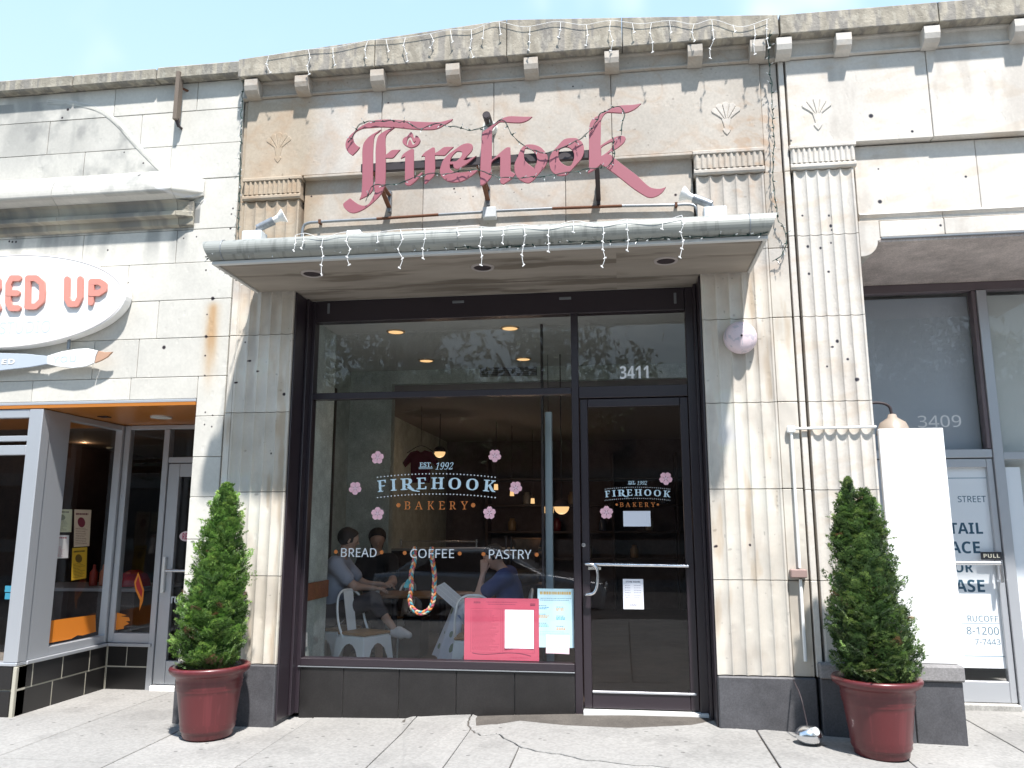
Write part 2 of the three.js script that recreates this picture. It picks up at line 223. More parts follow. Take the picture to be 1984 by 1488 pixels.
{ // the slabs broken by the long crack in front of the door
  const L = XJ.find(x => x > -1.9), R = XJ.filter(x => x < 1.2).pop();
  const raw = [[909, 1391], [907, 1400], [911, 1414], [920, 1420], [931, 1425], [948, 1424], [966, 1422], [980, 1432], [1002, 1444], [1030, 1452], [1056, 1457], [1095, 1463], [1140, 1473], [1200, 1479], [1290, 1486]].map(p => G(...p));
  const rr = rng(5), crack = [[raw[0][0] - 0.03, -1.5]]; raw.forEach((p, i) => { crack.push(p); if (i + 1 < raw.length) for (const t of [0.35, 0.7]) crack.push([lerp(p[0], raw[i + 1][0], t) + (rr() - 0.5) * 0.02, lerp(p[1], raw[i + 1][1], t) + (rr() - 0.5) * 0.035]); });
  crack.push([crack[crack.length - 1][0] + 0.12, 1.1]);
  const front = [[L, -1.5], ...crack, [L, 1.1]];
  const xa = -1.25, xb = -0.79;
  slab(clipX(front, xa, true), 0.004); slab(clipX(clipX(front, xa, false), xb, true), 0.004); slab(clipX(front, xb, false), 0.004);
  slab([[R, 1.1], ...crack.slice().reverse(), [R, -1.5]], 0.009);
}
structure('kerb', boxUV(cbox(-16, -0.3, 7.405, 14, -0.09, 7.56, 0.02)), std(0.36, 0.36, 0.35, { map: grainTex }));
structure('road', gridSheet(-40, 7.56, 40, 16.5, 2, 2, () => -0.215), std(0.085, 0.085, 0.088, { map: grainTex, roughness: 0.9 }));
structure('far_pavement', boxUV(box(-40, -0.3, 16.5, 40, -0.07, 19.5)), std(0.40, 0.39, 0.37, { map: grainTex }));
{
  const b = thing('shop_row', 'long brick building with pale stone bands across the street', 'building');
  P('wall', boxUV(box(-34, -0.3, 19.6, 30, 6.6, 28)), std(0.34, 0.24, 0.20, { map: grainTex }), b);
  for (const y of [0.75, 3.1, 5.9]) P('stone_band', boxUV(box(-34.05, y, 19.5, 30.05, y + 0.45, 19.59)), std(0.26, 0.25, 0.23), b);
  for (let i = 0; i < 16; i++) { const x = -32 + i * 3.9; P('shop_opening', box(x, 1.25, 19.52, x + 2.9, 3.05, 19.59), std(0.03, 0.035, 0.04, { roughness: 0.15 }), b); P('upper_window', box(x + 0.4, 3.9, 19.52, x + 1.3, 5.5, 19.59), std(0.04, 0.045, 0.05, { roughness: 0.15 }), b); }
}
function leafCloud(n, seed, sampler, size, cols) {
  const r = rng(seed), pos = [], col = [], nor = [];
  const q = new THREE.Quaternion(), e = new THREE.Euler(), a = new THREE.Vector3();
  for (let i = 0; i < n; i++) {
    const p = sampler(r); e.set(r() * 6.3, r() * 6.3, r() * 6.3); q.setFromEuler(e); const s = size * (0.6 + r() * 0.8), c = cols[Math.floor(r() * cols.length)], k = 0.8 + r() * 0.4;
    const L = [[0, -s], [s * 0.45, 0], [0, s], [-s * 0.45, 0]].map(([x, y]) => a.set(x, y, 0).applyQuaternion(q).add(p).toArray()); a.set(0, 0, 1).applyQuaternion(q);
    for (const t of [0, 1, 2, 0, 2, 3]) { pos.push(...L[t]); nor.push(a.x, a.y, a.z); col.push(c[0] * k, c[1] * k, c[2] * k); }
  }
  const g = new THREE.BufferGeometry(); g.setAttribute('position', new THREE.Float32BufferAttribute(pos, 3)); g.setAttribute('normal', new THREE.Float32BufferAttribute(nor, 3)); g.setAttribute('color', new THREE.Float32BufferAttribute(col, 3)); return g;
}
const leafMat = new THREE.MeshStandardMaterial({ vertexColors: true, roughness: 0.7, side: THREE.DoubleSide }), bark = std(0.09, 0.07, 0.055, { map: grainTex });
[[-13.5, 9.5, 'beside the long brick building, tallest of the row'], [-7.5, 10.5, 'with a wide crown opposite the bakery window'], [-2.2, 9.8, 'standing opposite the bakery door'], [9.5, 9, 'standing apart from the other street trees']].forEach(([x, h, w], i) => {
  const t = thing('street_tree', 'leafy green street tree ' + w, 'tree', 'trees across the street'), z = 17.4;
  P('trunk', [rod([x, -0.1, z], [x + 0.1, h * 0.45, z], 0.2, 0.13), ...[0, 1, 2, 3].map(k => rod([x + 0.08, h * 0.4, z], [x + Math.cos(k * 1.7) * 1.7, h * 0.72, z + Math.sin(k * 1.7) * 1.5], 0.1, 0.04))], bark, t);
  const cl = []; const rr = rng(40 + i); for (let k = 0; k < 26; k++) { const a = rr() * 6.28, d = Math.sqrt(rr()) * 2.7; cl.push([x + Math.cos(a) * d, h * (0.42 + rr() * 0.5), z + Math.sin(a) * d, 0.7 + rr() * 0.8]); }
  P('crown', leafCloud(6000, 90 + i, r => { const c = cl[Math.floor(r() * cl.length)], v = new THREE.Vector3(r() - 0.5, r() - 0.5, r() - 0.5).normalize().multiplyScalar(c[3] * Math.cbrt(r())); return v.add(new THREE.Vector3(c[0], c[1], c[2])); }, 0.14, [[0.06, 0.11, 0.03], [0.08, 0.13, 0.04], [0.045, 0.09, 0.025]]), leafMat, t);
});
{ // the car at the kerb, mirrored in the bakery window
  const c = thing('parked_car', 'silver saloon car parked at the kerb facing the shops', 'car'), X = -2.6, Z = 8.7, Y = -0.2;
  const paint = phys(0.55, 0.56, 0.58, { metalness: 0.6, roughness: 0.3, clearcoat: 1 }), dark = std(0.02, 0.022, 0.026, { roughness: 0.12 }), rub = std(0.02, 0.02, 0.02);
  const side = pts => pts.map(([x, y]) => [X + x, Y + y]);
  P('body', profZ(side([[-2.25, 0.3], [2.2, 0.28], [2.28, 0.55], [2.2, 0.78], [1.2, 0.93], [-1.5, 0.98], [-2.2, 0.92], [-2.3, 0.6]]), Z - 0.87, Z + 0.87, [], 0.08), paint, c);
  P('cabin', profZ(side([[1.15, 0.9], [0.35, 1.36], [-0.1, 1.44], [-0.9, 1.42], [-1.35, 1.3], [-1.85, 0.95]]), Z - 0.7, Z + 0.7, [], 0.09), paint, c);
  for (const s of [-1, 1]) { P('side_window', profZ(side([[0.9, 0.96], [0.3, 1.3], [-0.85, 1.33], [-1.45, 0.98]]), Z + s * 0.705 - 0.006, Z + s * 0.705 + 0.006), dark, c); for (const x of [-1.4, 1.4]) { const w = sub('wheel', c); P('tyre', rod([X + x, Y + 0.32, Z + s * 0.72], [X + x, Y + 0.32, Z + s * 0.9], 0.32, 0.32, 24), rub, w); P('rim', rod([X + x, Y + 0.32, Z + s * 0.89], [X + x, Y + 0.32, Z + s * 0.91], 0.2, 0.18, 20), M.chrome, w); } P('headlight', cbox(X + 2.12, Y + 0.58, Z + s * 0.66 - 0.15, X + 2.27, Y + 0.7, Z + s * 0.66 + 0.15, 0.03), M.white, c); }
}

// ---------- stone facades ----------
let bi = 0;
const BL = thing('studio_building', 'pale limestone building with grey stained coping and recessed aluminium shopfront, beside the bakery', 'building');
const BB = thing('bakery_building', 'beige sandstone shop with fluted piers, gabled parapet and black framed window and door', 'building');
const BR = thing('leased_building', 'cream limestone building with fluted pilaster and deep shopfront numbered 3409', 'building');
function block(parent, set, reg, x0, y0, x1, y1, zf, depth = 0.18, g = 0.0022, name = 'stone_block') { const k = bi++; const zz = zf + (hash(k, 7) - 0.5) * 0.004; return P(name, wallUV(cbox(x0 + g, y0 + g, zf - depth, x1 - g, y1 - g, zz, 0.004), reg), set[Math.floor(hash(k, 9) * set.length)], parent); }

// --- studio building (wall face z = -0.02)
{
  const Z = -0.02, S = M.limeL, R = RL, ys = [2.765, 2.97, 3.34, 3.706, 4.07, 4.40, 4.91, 5.27, 5.63, 5.935];
  P('wall_core', [box(-7.5, 2.8, -0.45, -3.56, 5.93, -0.19)], M.mortar, BL);
  const joints = [[-6.6, -5.5, -4.5], [-6.9, -5.9, -4.9, -4.45], [-6.4, -5.3, -4.28], [-6.75, -5.7, -4.62], [-6.2, -5.12, -4.15], [-6.9, -5.85, -4.87], [-6.3, -5.2, -4.28], [-6.85, -5.62, -4.62], [-6.3, -4.93, -4.05]];
  for (let r = 0; r + 1 < ys.length; r++) { const xs = [-7.5, ...joints[r], r < 1 ? -3.835 : -3.56]; for (let i = 0; i + 1 < xs.length; i++) block(BL, S, R, xs[i], ys[r], xs[i + 1], ys[r + 1], Z); }
  const py = [0.46, 0.82, 1.19, 1.5, 1.87, 2.23, 2.6, 2.97]; for (let i = 0; i + 1 < py.length; i++) block(BL, S, R, -3.835, py[i], -3.56, py[i + 1], Z, 0.3);
  P('granite_base', boxUV(cbox(-3.84, -0.1, -0.35, -3.562, 0.457, 0.005, 0.01)), M.granite, BL);
  // coping stones
  const cx = [-7.5, -6.4, -5.35, -4.45, -3.565]; for (let i = 0; i + 1 < cx.length; i++) P('coping_stone', boxUV(cbox(cx[i] + 0.003, 5.938, -0.4, cx[i + 1] - 0.003, 6.07 + (hash(i, 5) - 0.5) * 0.01, 0.075, 0.014), 0.9), M.coping, BL);
  // moulded ledge with a broken end
  const bulge = [[-0.01, 4.99]]; for (let k = 0; k <= 14; k++) { const a = k / 14 * 1.9; bulge.push([0.005 + 0.185 * Math.sin(a), 4.74 + 0.25 * Math.cos(a) * (a > 1.571 ? 0.28 : 1)]); } bulge.push([0.1, 4.668], [-0.01, 4.668]);
  const led = [[-0.01, 4.665], [0.10, 4.665], [0.075, 4.64], [0.06, 4.60], [0.055, 4.57], [0.085, 4.555], [0.085, 4.515], [0.03, 4.50], [0.02, 4.44], [-0.01, 4.42]];
  const under = M.coping, lx = [-7.5, -6.3, -5.35, -4.12]; for (let i = 0; i + 1 < lx.length; i++) { P('ledge_stone', wallUV(profX(bulge, lx[i] + 0.002, lx[i + 1] - 0.002), R), S[i % 3], BL); P('ledge_underside', wallUV(profX(led, lx[i] + 0.002, lx[i + 1] - 0.002), [RL[0], RL[1], RL[2], RL[3]]), under, BL); }
  { const bg = profX(bulge, -4.118, -3.90), bp = bg.attributes.position; for (let q = 0; q < bp.count; q++) if (bp.getX(q) > -4.0) { const y = bp.getY(q); bp.setZ(q, -0.012 + (bp.getZ(q) + 0.012) * 0.08); bp.setY(q, lerp(4.80, y, 0.5)); } bg.computeVertexNormals(); P('ledge_end', wallUV(bg, R), S[0], BL);
    const eg = profX(led, -4.118, -3.98), ep = eg.attributes.position; for (let q = 0; q < ep.count; q++) if (ep.getX(q) > -4.0) { ep.setZ(q, ep.getZ(q) > 0 ? ep.getZ(q) * 0.3 : ep.getZ(q)); } eg.computeVertexNormals(); P('broken_ledge_end', boxUV(eg), under, BL); }
  // mortar ridge left by an old arched sign
  P('mortar_scar', tube(scar.map((p, i) => [p[0], p[1], (Z - 0.003) / 0.22]), 0.03, 60, 10).scale(1, 1, 0.22), stone(mapL, 0.66, 0.66, 0.65), BL);
  // lintel strip and orange soffit
  P('lintel_trim', boxUV(cbox(-7.5, 2.735, -0.16, -3.838, 2.762, -0.01, 0.004)), M.alu, BL);
  P('soffit', boxUV(box(-7.5, 2.705, -1.5, -3.838, 2.733, -0.01)), phys(0.42, 0.15, 0.025, { roughness: 0.35 }), BL);
  const dl = W(313, 799, -0.7); P('ceiling_light', rod([dl[0], 2.69, -0.7], [dl[0], 2.704, -0.7], 0.1, 0.1, 24), M.offWhite, BL); const vt = W(203, 801, -0.62); P('ceiling_vent', box(vt[0] - 0.05, 2.696, -0.66, vt[0] + 0.05, 2.704, -0.58), M.darkIron, BL);
  // shopfront: bay window, return window, back window, door
  const ZB = -1.3, XS = -5.35;
  // black glazed bulkhead tiles with pale grout
  P('bulkhead_bed', [box(-7.5, -0.2, -0.14, XS + 0.0, 0.385, -0.025), box(XS - 0.12, -0.2, ZB, XS - 0.004, 0.385, -0.032), box(XS - 0.12, -0.2, ZB - 0.12, -4.84, 0.385, ZB - 0.004)], M.groutPale, BL);
  const tile = (f) => P('black_tile', f, M.blackTile, BL);
  const zt = [[0, -0.28, -0.62, -0.97, -1.29], [0, -0.45, -0.8, -1.07, -1.29]];   // z joints per course
  for (const [r, y0, y1] of [[0, 0.192, 0.385], [1, -0.06, 0.178]]) {
    const J = r === 0 ? [-0.03, -0.22, -0.62, -1.02, -1.29] : [-0.03, -0.5, -0.98, -1.29]; for (let i = 0; i + 1 < J.length; i++) tile(cbox(XS - 0.02, y0, J[i + 1] + 0.009, XS, y1, J[i] - 0.009, 0.002));
    const K = r === 0 ? [XS + 0.006, -5.13, -4.86] : [XS + 0.006, -4.86]; for (let i = 0; i + 1 < K.length; i++) tile(cbox(K[i], y0, ZB - 0.02, K[i + 1] - 0.008, y1, ZB, 0.003));
    const Q = r === 0 ? [-7.5, -6.9, -6.3, -5.7, XS - 0.03] : [-7.5, -7.2, -6.6, -6.0, XS - 0.03]; for (let i = 0; i + 1 < Q.length; i++) tile(cbox(Q[i], y0, -0.03, Q[i + 1] - 0.012, y1, -0.01, 0.003));
  }
  P('corner_grout', cbox(XS - 0.03, -0.1, -0.028, XS + 0.003, 0.385, -0.006, 0.004), M.groutPale, BL);
  const A = M.alu, fr = (n, g) => P(n, g, A, BL);
  fr('corner_post', cbox(XS - 0.145, 0.42, -0.13, XS - 0.005, 2.70, -0.012, 0.006));
  fr('window_rail', cbox(-7.5, 2.62, -0.09, XS - 0.15, 2.70, -0.02)); fr('window_rail', cbox(-7.5, 2.27, -0.09, XS - 0.15, 2.36, -0.02)); fr('window_rail', cbox(-7.5, 2.40, -0.10, XS - 0.15, 2.45, -0.03)); fr('window_sill', cbox(-7.5, 0.39, -0.12, XS - 0.004, 0.418, -0.005));
  P('bay_pane', new THREE.PlaneGeometry(2.0, 1.9).translate(-6.5, 1.38, -0.055), M.glass, BL); P('bay_pane', new THREE.PlaneGeometry(2.0, 0.2).translate(-6.5, 2.53, -0.055), M.glass, BL);
  // return window along z at x = XS
  const fs = (n, z0, y0, z1, y1, w = 0.08) => fr(n, cbox(XS - 0.06 - w / 2, y0, z0, XS - 0.06 + w / 2, y1, z1, 0.005));
  P('side_panel', cbox(XS - 0.10, 0.422, -0.42, XS - 0.015, 2.70, -0.132, 0.004), M.alu, BL);
  fs('window_rail', -1.26, 2.64, -0.422, 2.70); fs('window_rail', -1.26, 0.422, -0.422, 0.50); fs('window_post', -1.34, 0.422, -1.262, 2.70); P('window_sill', cbox(XS - 0.1, 0.388, -1.29, XS + 0.012, 0.419, -0.125), A, BL);
  P('side_pane', new THREE.PlaneGeometry(0.84, 2.14).rotateY(Math.PI / 2).translate(XS - 0.06, 1.57, -0.842), M.glass, BL);
  // back wall: narrow window and door
  fr('window_post', cbox(XS - 0.015, 0.422, ZB - 0.08, XS + 0.05, 2.70, ZB, 0.005)); fr('window_rail', cbox(XS + 0.052, 2.655, ZB - 0.07, -3.84, 2.70, ZB)); fr('window_rail', cbox(XS + 0.052, 0.422, ZB - 0.07, -4.9, 0.52, ZB)); P('window_sill', cbox(XS + 0.014, 0.388, ZB - 0.06, -4.86, 0.42, ZB + 0.03), A, BL);
  fr('door_post', cbox(-4.9, -0.05, ZB - 0.09, -4.835, 2.653, ZB + 0.005)); fr('transom_bar', cbox(-4.833, 2.29, ZB - 0.07, -3.84, 2.35, ZB)); 
  P('back_pane', new THREE.PlaneGeometry(0.4, 2.14).translate(-5.1, 1.585, ZB - 0.035), M.glass, BL); P('transom_pane', new THREE.PlaneGeometry(0.98, 0.31).translate(-4.345, 2.5, ZB - 0.035), M.glass, BL);
  const d = sub('door', BL, 'aluminium framed glass door of the studio');
  P('door_frame', [cbox(-4.828, 0.02, ZB - 0.06, -4.70, 2.28, ZB - 0.01), cbox(-4.698, 2.14, ZB - 0.06, -3.92, 2.28, ZB - 0.01), cbox(-4.698, 0.02, ZB - 0.06, -3.92, 0.25, ZB - 0.01), cbox(-3.92, 0.02, ZB - 0.06, -3.845, 2.28, ZB - 0.01)], A, d);
  P('door_pane', new THREE.PlaneGeometry(0.79, 1.9).translate(-4.31, 1.195, ZB - 0.035), M.glass, d); P('push_bar', [rod([-4.74, 1.16, ZB + 0.05], [-3.87, 1.16, ZB + 0.05], 0.016), rod([-4.72, 1.16, ZB + 0.05], [-4.72, 1.16, ZB - 0.012], 0.012), rod([-3.89, 1.16, ZB + 0.05], [-3.89, 1.16, ZB - 0.012], 0.012)], M.chrome, d); P('pull_handle', cbox(-4.80, 0.93, ZB - 0.008, -4.765, 1.3, ZB + 0.03, 0.006), M.white, d);
  P('threshold', boxUV(cbox(-4.835, -0.06, ZB - 0.12, -3.84, 0.012, ZB + 0.04, 0.008)), M.white, BL);
}
// --- leased building
{
  const S = M.limeR, R = RR;
  P('wall_core', [box(1.5, 4.02, -0.6, 4.3, 5.78, -0.2)], M.mortar, BR);
  // end strip, groove and fluted pilaster
  const yj = [0.46, 1.19, 1.9, 2.62, 3.34, 4.05, 4.64]; for (let i = 0; i + 1 < yj.length; i++) P('pilaster_stone', wallUV(fluted(1.535, 2.03, 5, yj[i] + 0.003, yj[i + 1] - 0.003, 0.0), R), S[i % 3], BR);
  P('pilaster_core', box(1.54, 0.46, -0.55, 2.0, 4.86, -0.27), M.mortar, BR);
  for (let i = 0; i + 1 < yj.length; i++) { block(BR, S, R, 1.462, yj[i], 1.512, yj[i + 1], -0.005, 0.3, 0.002, 'edge_stone'); }
  capital(BR, S, R, 1.52, 2.05, 0.0);
  block(BR, S, R, 1.462, 4.64, 1.51, 5.68, -0.005, 0.3, 0.002, 'edge_stone');
  // upper wall: frieze, recessed panel, moulding, lintel
  block(BR, S, R, 1.525, 4.87, 2.70, 5.68, 0.0); block(BR, S, R, 2.70, 4.87, 4.3, 5.68, 0.004);
  block(BR, S, R, 2.06, 4.24, 3.05, 4.86, -0.07); block(BR, S, R, 3.05, 4.24, 4.3, 4.86, -0.072);
  for (const [a, b] of [[2.052, 2.72], [2.72, 4.3]]) { P('moulding', wallUV(profX([[-0.1, 4.235], [-0.03, 4.232], [-0.008, 4.21], [-0.03, 4.185], [-0.03, 4.16], [-0.1, 4.155]], a + 0.002, b - 0.002), R), S[0], BR); }
  block(BR, S, R, 2.205, 4.005, 2.72, 4.15, -0.012); block(BR, S, R, 2.72, 4.005, 4.3, 4.15, -0.012);
  // corner corbel of the opening
  const cp = []; for (let k = 0; k <= 8; k++) { const a = k / 8 * Math.PI / 2; cp.push([2.05 + 0.13 * Math.sin(a), 3.84 + 0.13 * (1 - Math.cos(a))]); }
  P('corbel', wallUV(profZ([[2.035, 3.84], ...cp, [2.2, 3.975], [2.2, 4.15], [2.035, 4.15]], -0.3, -0.004, [], 0.004), R), S[1], BR);
  fan(BR, 1.767, 5.185, 0.0, S[0], R);
  cornice(BR, 1.465, 4.3, M.copingB, [1.5, 2.0, 2.72, 3.44], () => 6.035, [1.47, 2.78, 4.3], S[2], R);
  // deep opening: soffit, shopfront
  const ZB = -1.3, brown = std(0.80, 0.70, 0.65, { map: grainTex, roughness: 0.95 });
  P('soffit', boxUV(box(2.032, 3.965, -1.6, 4.3, 4.0, -0.02)), brown, BR); P('soffit_trim', cbox(2.21, 3.985, -0.018, 4.3, 4.003, -0.002), M.galv, BR);
  P('side_wall', boxUV(box(2.0, 0.4, -1.6, 2.03, 3.96, -0.56)), brown, BR);
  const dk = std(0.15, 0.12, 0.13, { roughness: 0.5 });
  P('head_rail', cbox(2.035, 3.88, ZB - 0.1, 4.3, 3.962, ZB, 0.004), dk, BR);
  P('roller_blind', boxUV(box(2.04, 2.34, ZB - 0.2, 3.45, 3.87, ZB - 0.19)), std(0.42, 0.47, 0.52, { roughness: 0.9 }), BR); P('roller_blind', boxUV(box(3.56, 0.3, ZB - 0.2, 4.29, 3.87, ZB - 0.19)), std(0.58, 0.62, 0.60, { roughness: 0.9 }), BR);
  const mx = 3.46; P('mullion', cbox(mx, -0.05, ZB - 0.12, mx + 0.09, 3.876, ZB + 0.015), M.alu, BR); P('mullion_shade_strip', cbox(mx - 0.04, 2.335, ZB - 0.1, mx - 0.002, 3.876, ZB - 0.005), dk, BR);  // thin dark strip paints in the shade on the side face of the mullion
  P('transom_bar', cbox(2.035, 2.25, ZB - 0.1, mx - 0.003, 2.33, ZB), M.alu, BR); P('transom_bar', cbox(mx + 0.093, 2.23, ZB - 0.1, 4.3, 2.3, ZB), M.alu, BR);
  P('transom_pane', new THREE.PlaneGeometry(1.4, 1.53).translate(2.73, 3.105, ZB - 0.05), M.glass, BR); P('side_pane', new THREE.PlaneGeometry(0.8, 3.6).translate(3.95, 2.05, ZB - 0.06), M.glass, BR);
  const d = sub('door', BR, 'aluminium framed glass door with a paper notice and pull bar');
  P('door_frame', [cbox(3.40, 0.06, ZB - 0.07, 3.455, 2.24, ZB - 0.01), cbox(2.5, 2.16, ZB - 0.07, 3.398, 2.24, ZB - 0.01), cbox(2.5, 0.06, ZB - 0.07, 3.398, 0.24, ZB - 0.01), cbox(2.41, 0.06, ZB - 0.07, 2.498, 2.24, ZB - 0.01)], M.alu, d);
  P('door_pane', new THREE.PlaneGeometry(0.91, 1.93).translate(2.95, 1.2, ZB - 0.04), M.glass, d);
  const pb = W(1900, 1091, ZB + 0.05); P('push_bar', [rod([2.46, pb[1], ZB + 0.06], [3.40, pb[1], ZB + 0.06], 0.02), rod([3.40, pb[1] + 0.02, ZB + 0.06], [3.40, pb[1] - 0.17, ZB + 0.06], 0.016), rod([3.40, pb[1] - 0.16, ZB + 0.06], [3.40, pb[1] - 0.16, ZB - 0.012], 0.014), rod([3.38, pb[1], ZB + 0.06], [3.38, pb[1], ZB - 0.012], 0.014)], M.chrome, d);
  P('threshold', boxUV(cbox(2.035, -0.05, ZB - 0.14, mx - 0.004, 0.055, ZB + 0.06, 0.01)), std(0.5, 0.49, 0.46, { map: grainTex }), BR);
  P('side_bulkhead', boxUV(box(2.035, -0.05, ZB - 0.1, 2.405, 2.245, ZB - 0.005)), M.offWhite, BR);
  // low plinth in front of the opening
  P('plinth', [boxUV(cbox(1.475, -0.1, -0.5, 1.78, 0.458, 0.05, 0.006)), boxUV(cbox(1.786, -0.1, -0.5, 2.14, 0.458, 0.05, 0.006)), boxUV(cbox(2.146, -0.1, -0.5, 2.50, 0.458, 0.05, 0.006))], M.granite, BR);
  P('plinth_cap', boxUV(cbox(1.468, 0.46, -0.52, 2.515, 0.575, 0.075, 0.012)), std(0.30, 0.29, 0.29, { map: grainTex, roughness: 0.7 }), BR);
}
// fluted pier stone: outline in x and z, extruded upward
function fluted(x0, x1, n, y0, y1, zf, dep = 0.022, back = 0.27, marg = 0.012) {
  const pts = [[x0, zf - back], [x0, zf]], w = (x1 - x0 - 2 * marg) / n;
  for (let k = 0; k < n; k++) for (let q = 0; q <= 8; q++) { const t = q / 8; pts.push([x0 + marg + w * (k + t) * 1 + (q === 8 ? -0.003 : q === 0 ? 0.003 : 0), zf - dep * Math.sin(Math.PI * t) ** 0.8]); }
  pts.push([x1, zf], [x1, zf - back]); return profY(pts.map(p => [p[0], p[1]]).reverse(), y0, y1);
}
function capital(parent, set, reg, x0, x1, zf) {
  const c = sub('capital', parent);
  part('abacus', wallUV(cbox(x0 - 0.012, 4.83, zf - 0.2, x1 + 0.012, 4.866, zf + 0.028, 0.006), reg), set[0], c);
  const n = 12, pts = [[x0, zf - 0.2], [x0, zf + 0.006]], w = (x1 - x0) / n; for (let k = 0; k < n; k++) for (let q = 1; q < 8; q++) { const t = q / 8; pts.push([x0 + w * (k + t), zf + 0.004 + 0.02 * Math.sin(Math.PI * t)]); } pts.push([x1, zf + 0.006], [x1, zf - 0.2]);
  part('reeded_band', wallUV(profY(pts.reverse(), 4.70, 4.828), reg), set[1 % set.length], c);
  part('bead', wallUV(profX([[-0.2, 4.645], [zf + 0.012, 4.645], [zf + 0.02, 4.662], [zf + 0.02, 4.685], [zf + 0.008, 4.698], [-0.2, 4.698]], x0 - 0.004, x1 + 0.004), reg), set[0], c);
}
function fan(parent, cx, cy, zf, mat, reg) { // carved shell over a stem
  const f = sub('fan_ornament', parent), o = cy - 0.06;
  for (let k = -2; k <= 2; k++) {
    const a = k * 0.36, L = 0.185 - 0.004 * k * k, wd = 0.172, pts = [];
    for (const [r, b] of [[0.02, 0.12], [0.1, 0.15], [L - 0.012, wd], [L + 0.002, 0.1], [L + 0.008, 0], [L + 0.002, -0.1], [L - 0.012, -wd], [0.1, -0.15], [0.02, -0.12]]) pts.push([cx + Math.sin(a + b) * r * 1.0, o + Math.cos(a + b) * r]);
    part('petal', wallUV(profZ(pts.reverse(), zf - 0.02, zf + 0.006, [], 0.005), reg), mat, f);
  }
  part('stem', wallUV(profZ([[cx - 0.04, o + 0.03], [cx - 0.028, o - 0.02], [cx - 0.02, o - 0.055], [cx - 0.036, o - 0.075], [cx - 0.022, o - 0.1], [cx, o - 0.125], [cx + 0.022, o - 0.1], [cx + 0.036, o - 0.075], [cx + 0.02, o - 0.055], [cx + 0.028, o - 0.02], [cx + 0.04, o + 0.03]].reverse(), zf - 0.02, zf + 0.006, [], 0.004), reg), mat, f);
}
function cornice(parent, x0, x1, mat, mods, topF, joints, stoneMat, reg) {
  for (let i = 0; i + 1 < joints.length; i++) { const a = joints[i] + 0.003, b = joints[i + 1] - 0.003; P('parapet_stone', boxUV(profZ([[a, 5.848], [b, 5.848], [b, topF(b)], [a, topF(a)]], -0.4, 0.15, [], 0.008), 0.9), mat, parent); }
  P('cornice_bed', wallUV(profX([[-0.3, 5.845], [0.045, 5.845], [0.045, 5.828], [0.012, 5.822], [0.008, 5.722], [0.02, 5.712], [0.028, 5.70], [0.028, 5.69], [0.008, 5.684], [-0.3, 5.684]], x0, x1), reg), stoneMat, parent);
  for (const x of mods) P('modillion', wallUV(profX([[0.006, 5.826], [0.135, 5.826], [0.137, 5.76], [0.125, 5.715], [0.095, 5.69], [0.06, 5.678], [0.006, 5.672]], x - 0.064, x + 0.064), reg), stoneMat, parent);
}
// --- bakery building
{
  const S = M.sandB, R = RB;
  P('wall_core', [box(-3.53, 3.74, -0.6, 1.44, 5.78, -0.21), box(-3.52, 0.4, -0.345, -3.02, 3.74, -0.275), box(0.79, 0.4, -0.345, 1.44, 3.74, -0.275)], M.mortar, BB);
  const yj = [0.46, 1.19, 1.912, 2.623, 3.34, 3.95, 4.64];
  const names = 'pier_stone';
  for (let i = 0; i + 1 < yj.length; i++) {
    P(names, wallUV(fluted(-3.475, -2.935, 5, yj[i] + 0.003, yj[i + 1] - 0.003, 0.0), R), S[(i * 3 + 1) % 4], BB);
    P(names, wallUV(fluted(0.712, 1.285, 5, yj[i] + 0.003, yj[i + 1] - 0.003, 0.0), R), S[(i * 2 + 2) % 4], BB);
    block(BB, S, R, -3.545, yj[i], -3.478, yj[i + 1], -0.005, 0.26, 0.003, 'edge_stone'); block(BB, S, R, 1.288, yj[i], 1.452, yj[i + 1], -0.012, 0.25, 0.003, 'edge_stone');
  }
  for (const [a, b] of [[-3.556, -2.932], [0.708, 1.455]]) P('granite_base', boxUV(cbox(a, -0.12, -0.34, b, 0.456, 0.018, 0.01)), M.granite, BB);
  capital(BB, S, R, -3.49, -2.925, 0.0); capital(BB, S, R, 0.70, 1.29, 0.0);
  block(BB, S, R, -3.545, 4.64, -3.505, 5.68, -0.02, 0.3, 0.002, 'edge_stone'); block(BB, S, R, 1.305, 4.64, 1.452, 5.68, -0.03, 0.3, 0.002, 'edge_stone');
  const fx = [-3.503, -2.16, -1.09, -0.012, 1.303]; for (let i = 0; i + 1 < fx.length; i++) block(BB, S, R, fx[i], 4.868, fx[i + 1], 5.683, 0.0);
  const lx = [-2.91, -1.76, -0.44, 0.69]; for (let i = 0; i + 1 < lx.length; i++) block(BB, S, R, lx[i], 3.74, lx[i + 1], 4.866, -0.06);
  P('panel_drip', wallUV(cbox(-2.90, 4.838, -0.07, 0.686, 4.864, 0.012, 0.005), R), S[3], BB);
  fan(BB, -3.168, 5.198, 0.0, S[1], R); fan(BB, 0.995, 5.193, 0.0, S[0], R);
  const top = x => x < -0.95 ? lerp(6.035, 6.215, (x + 3.55) / 2.6) : lerp(6.215, 6.04, (x + 0.95) / 2.4);
  cornice(BB, -3.55, 1.46, M.copingB, [-3.42, -2.917, -2.177, -1.456, -0.729, 0.003, 0.738, 1.276], top, [-3.555, -2.2, -0.95, 0.1, 1.46], S[3], R);
}

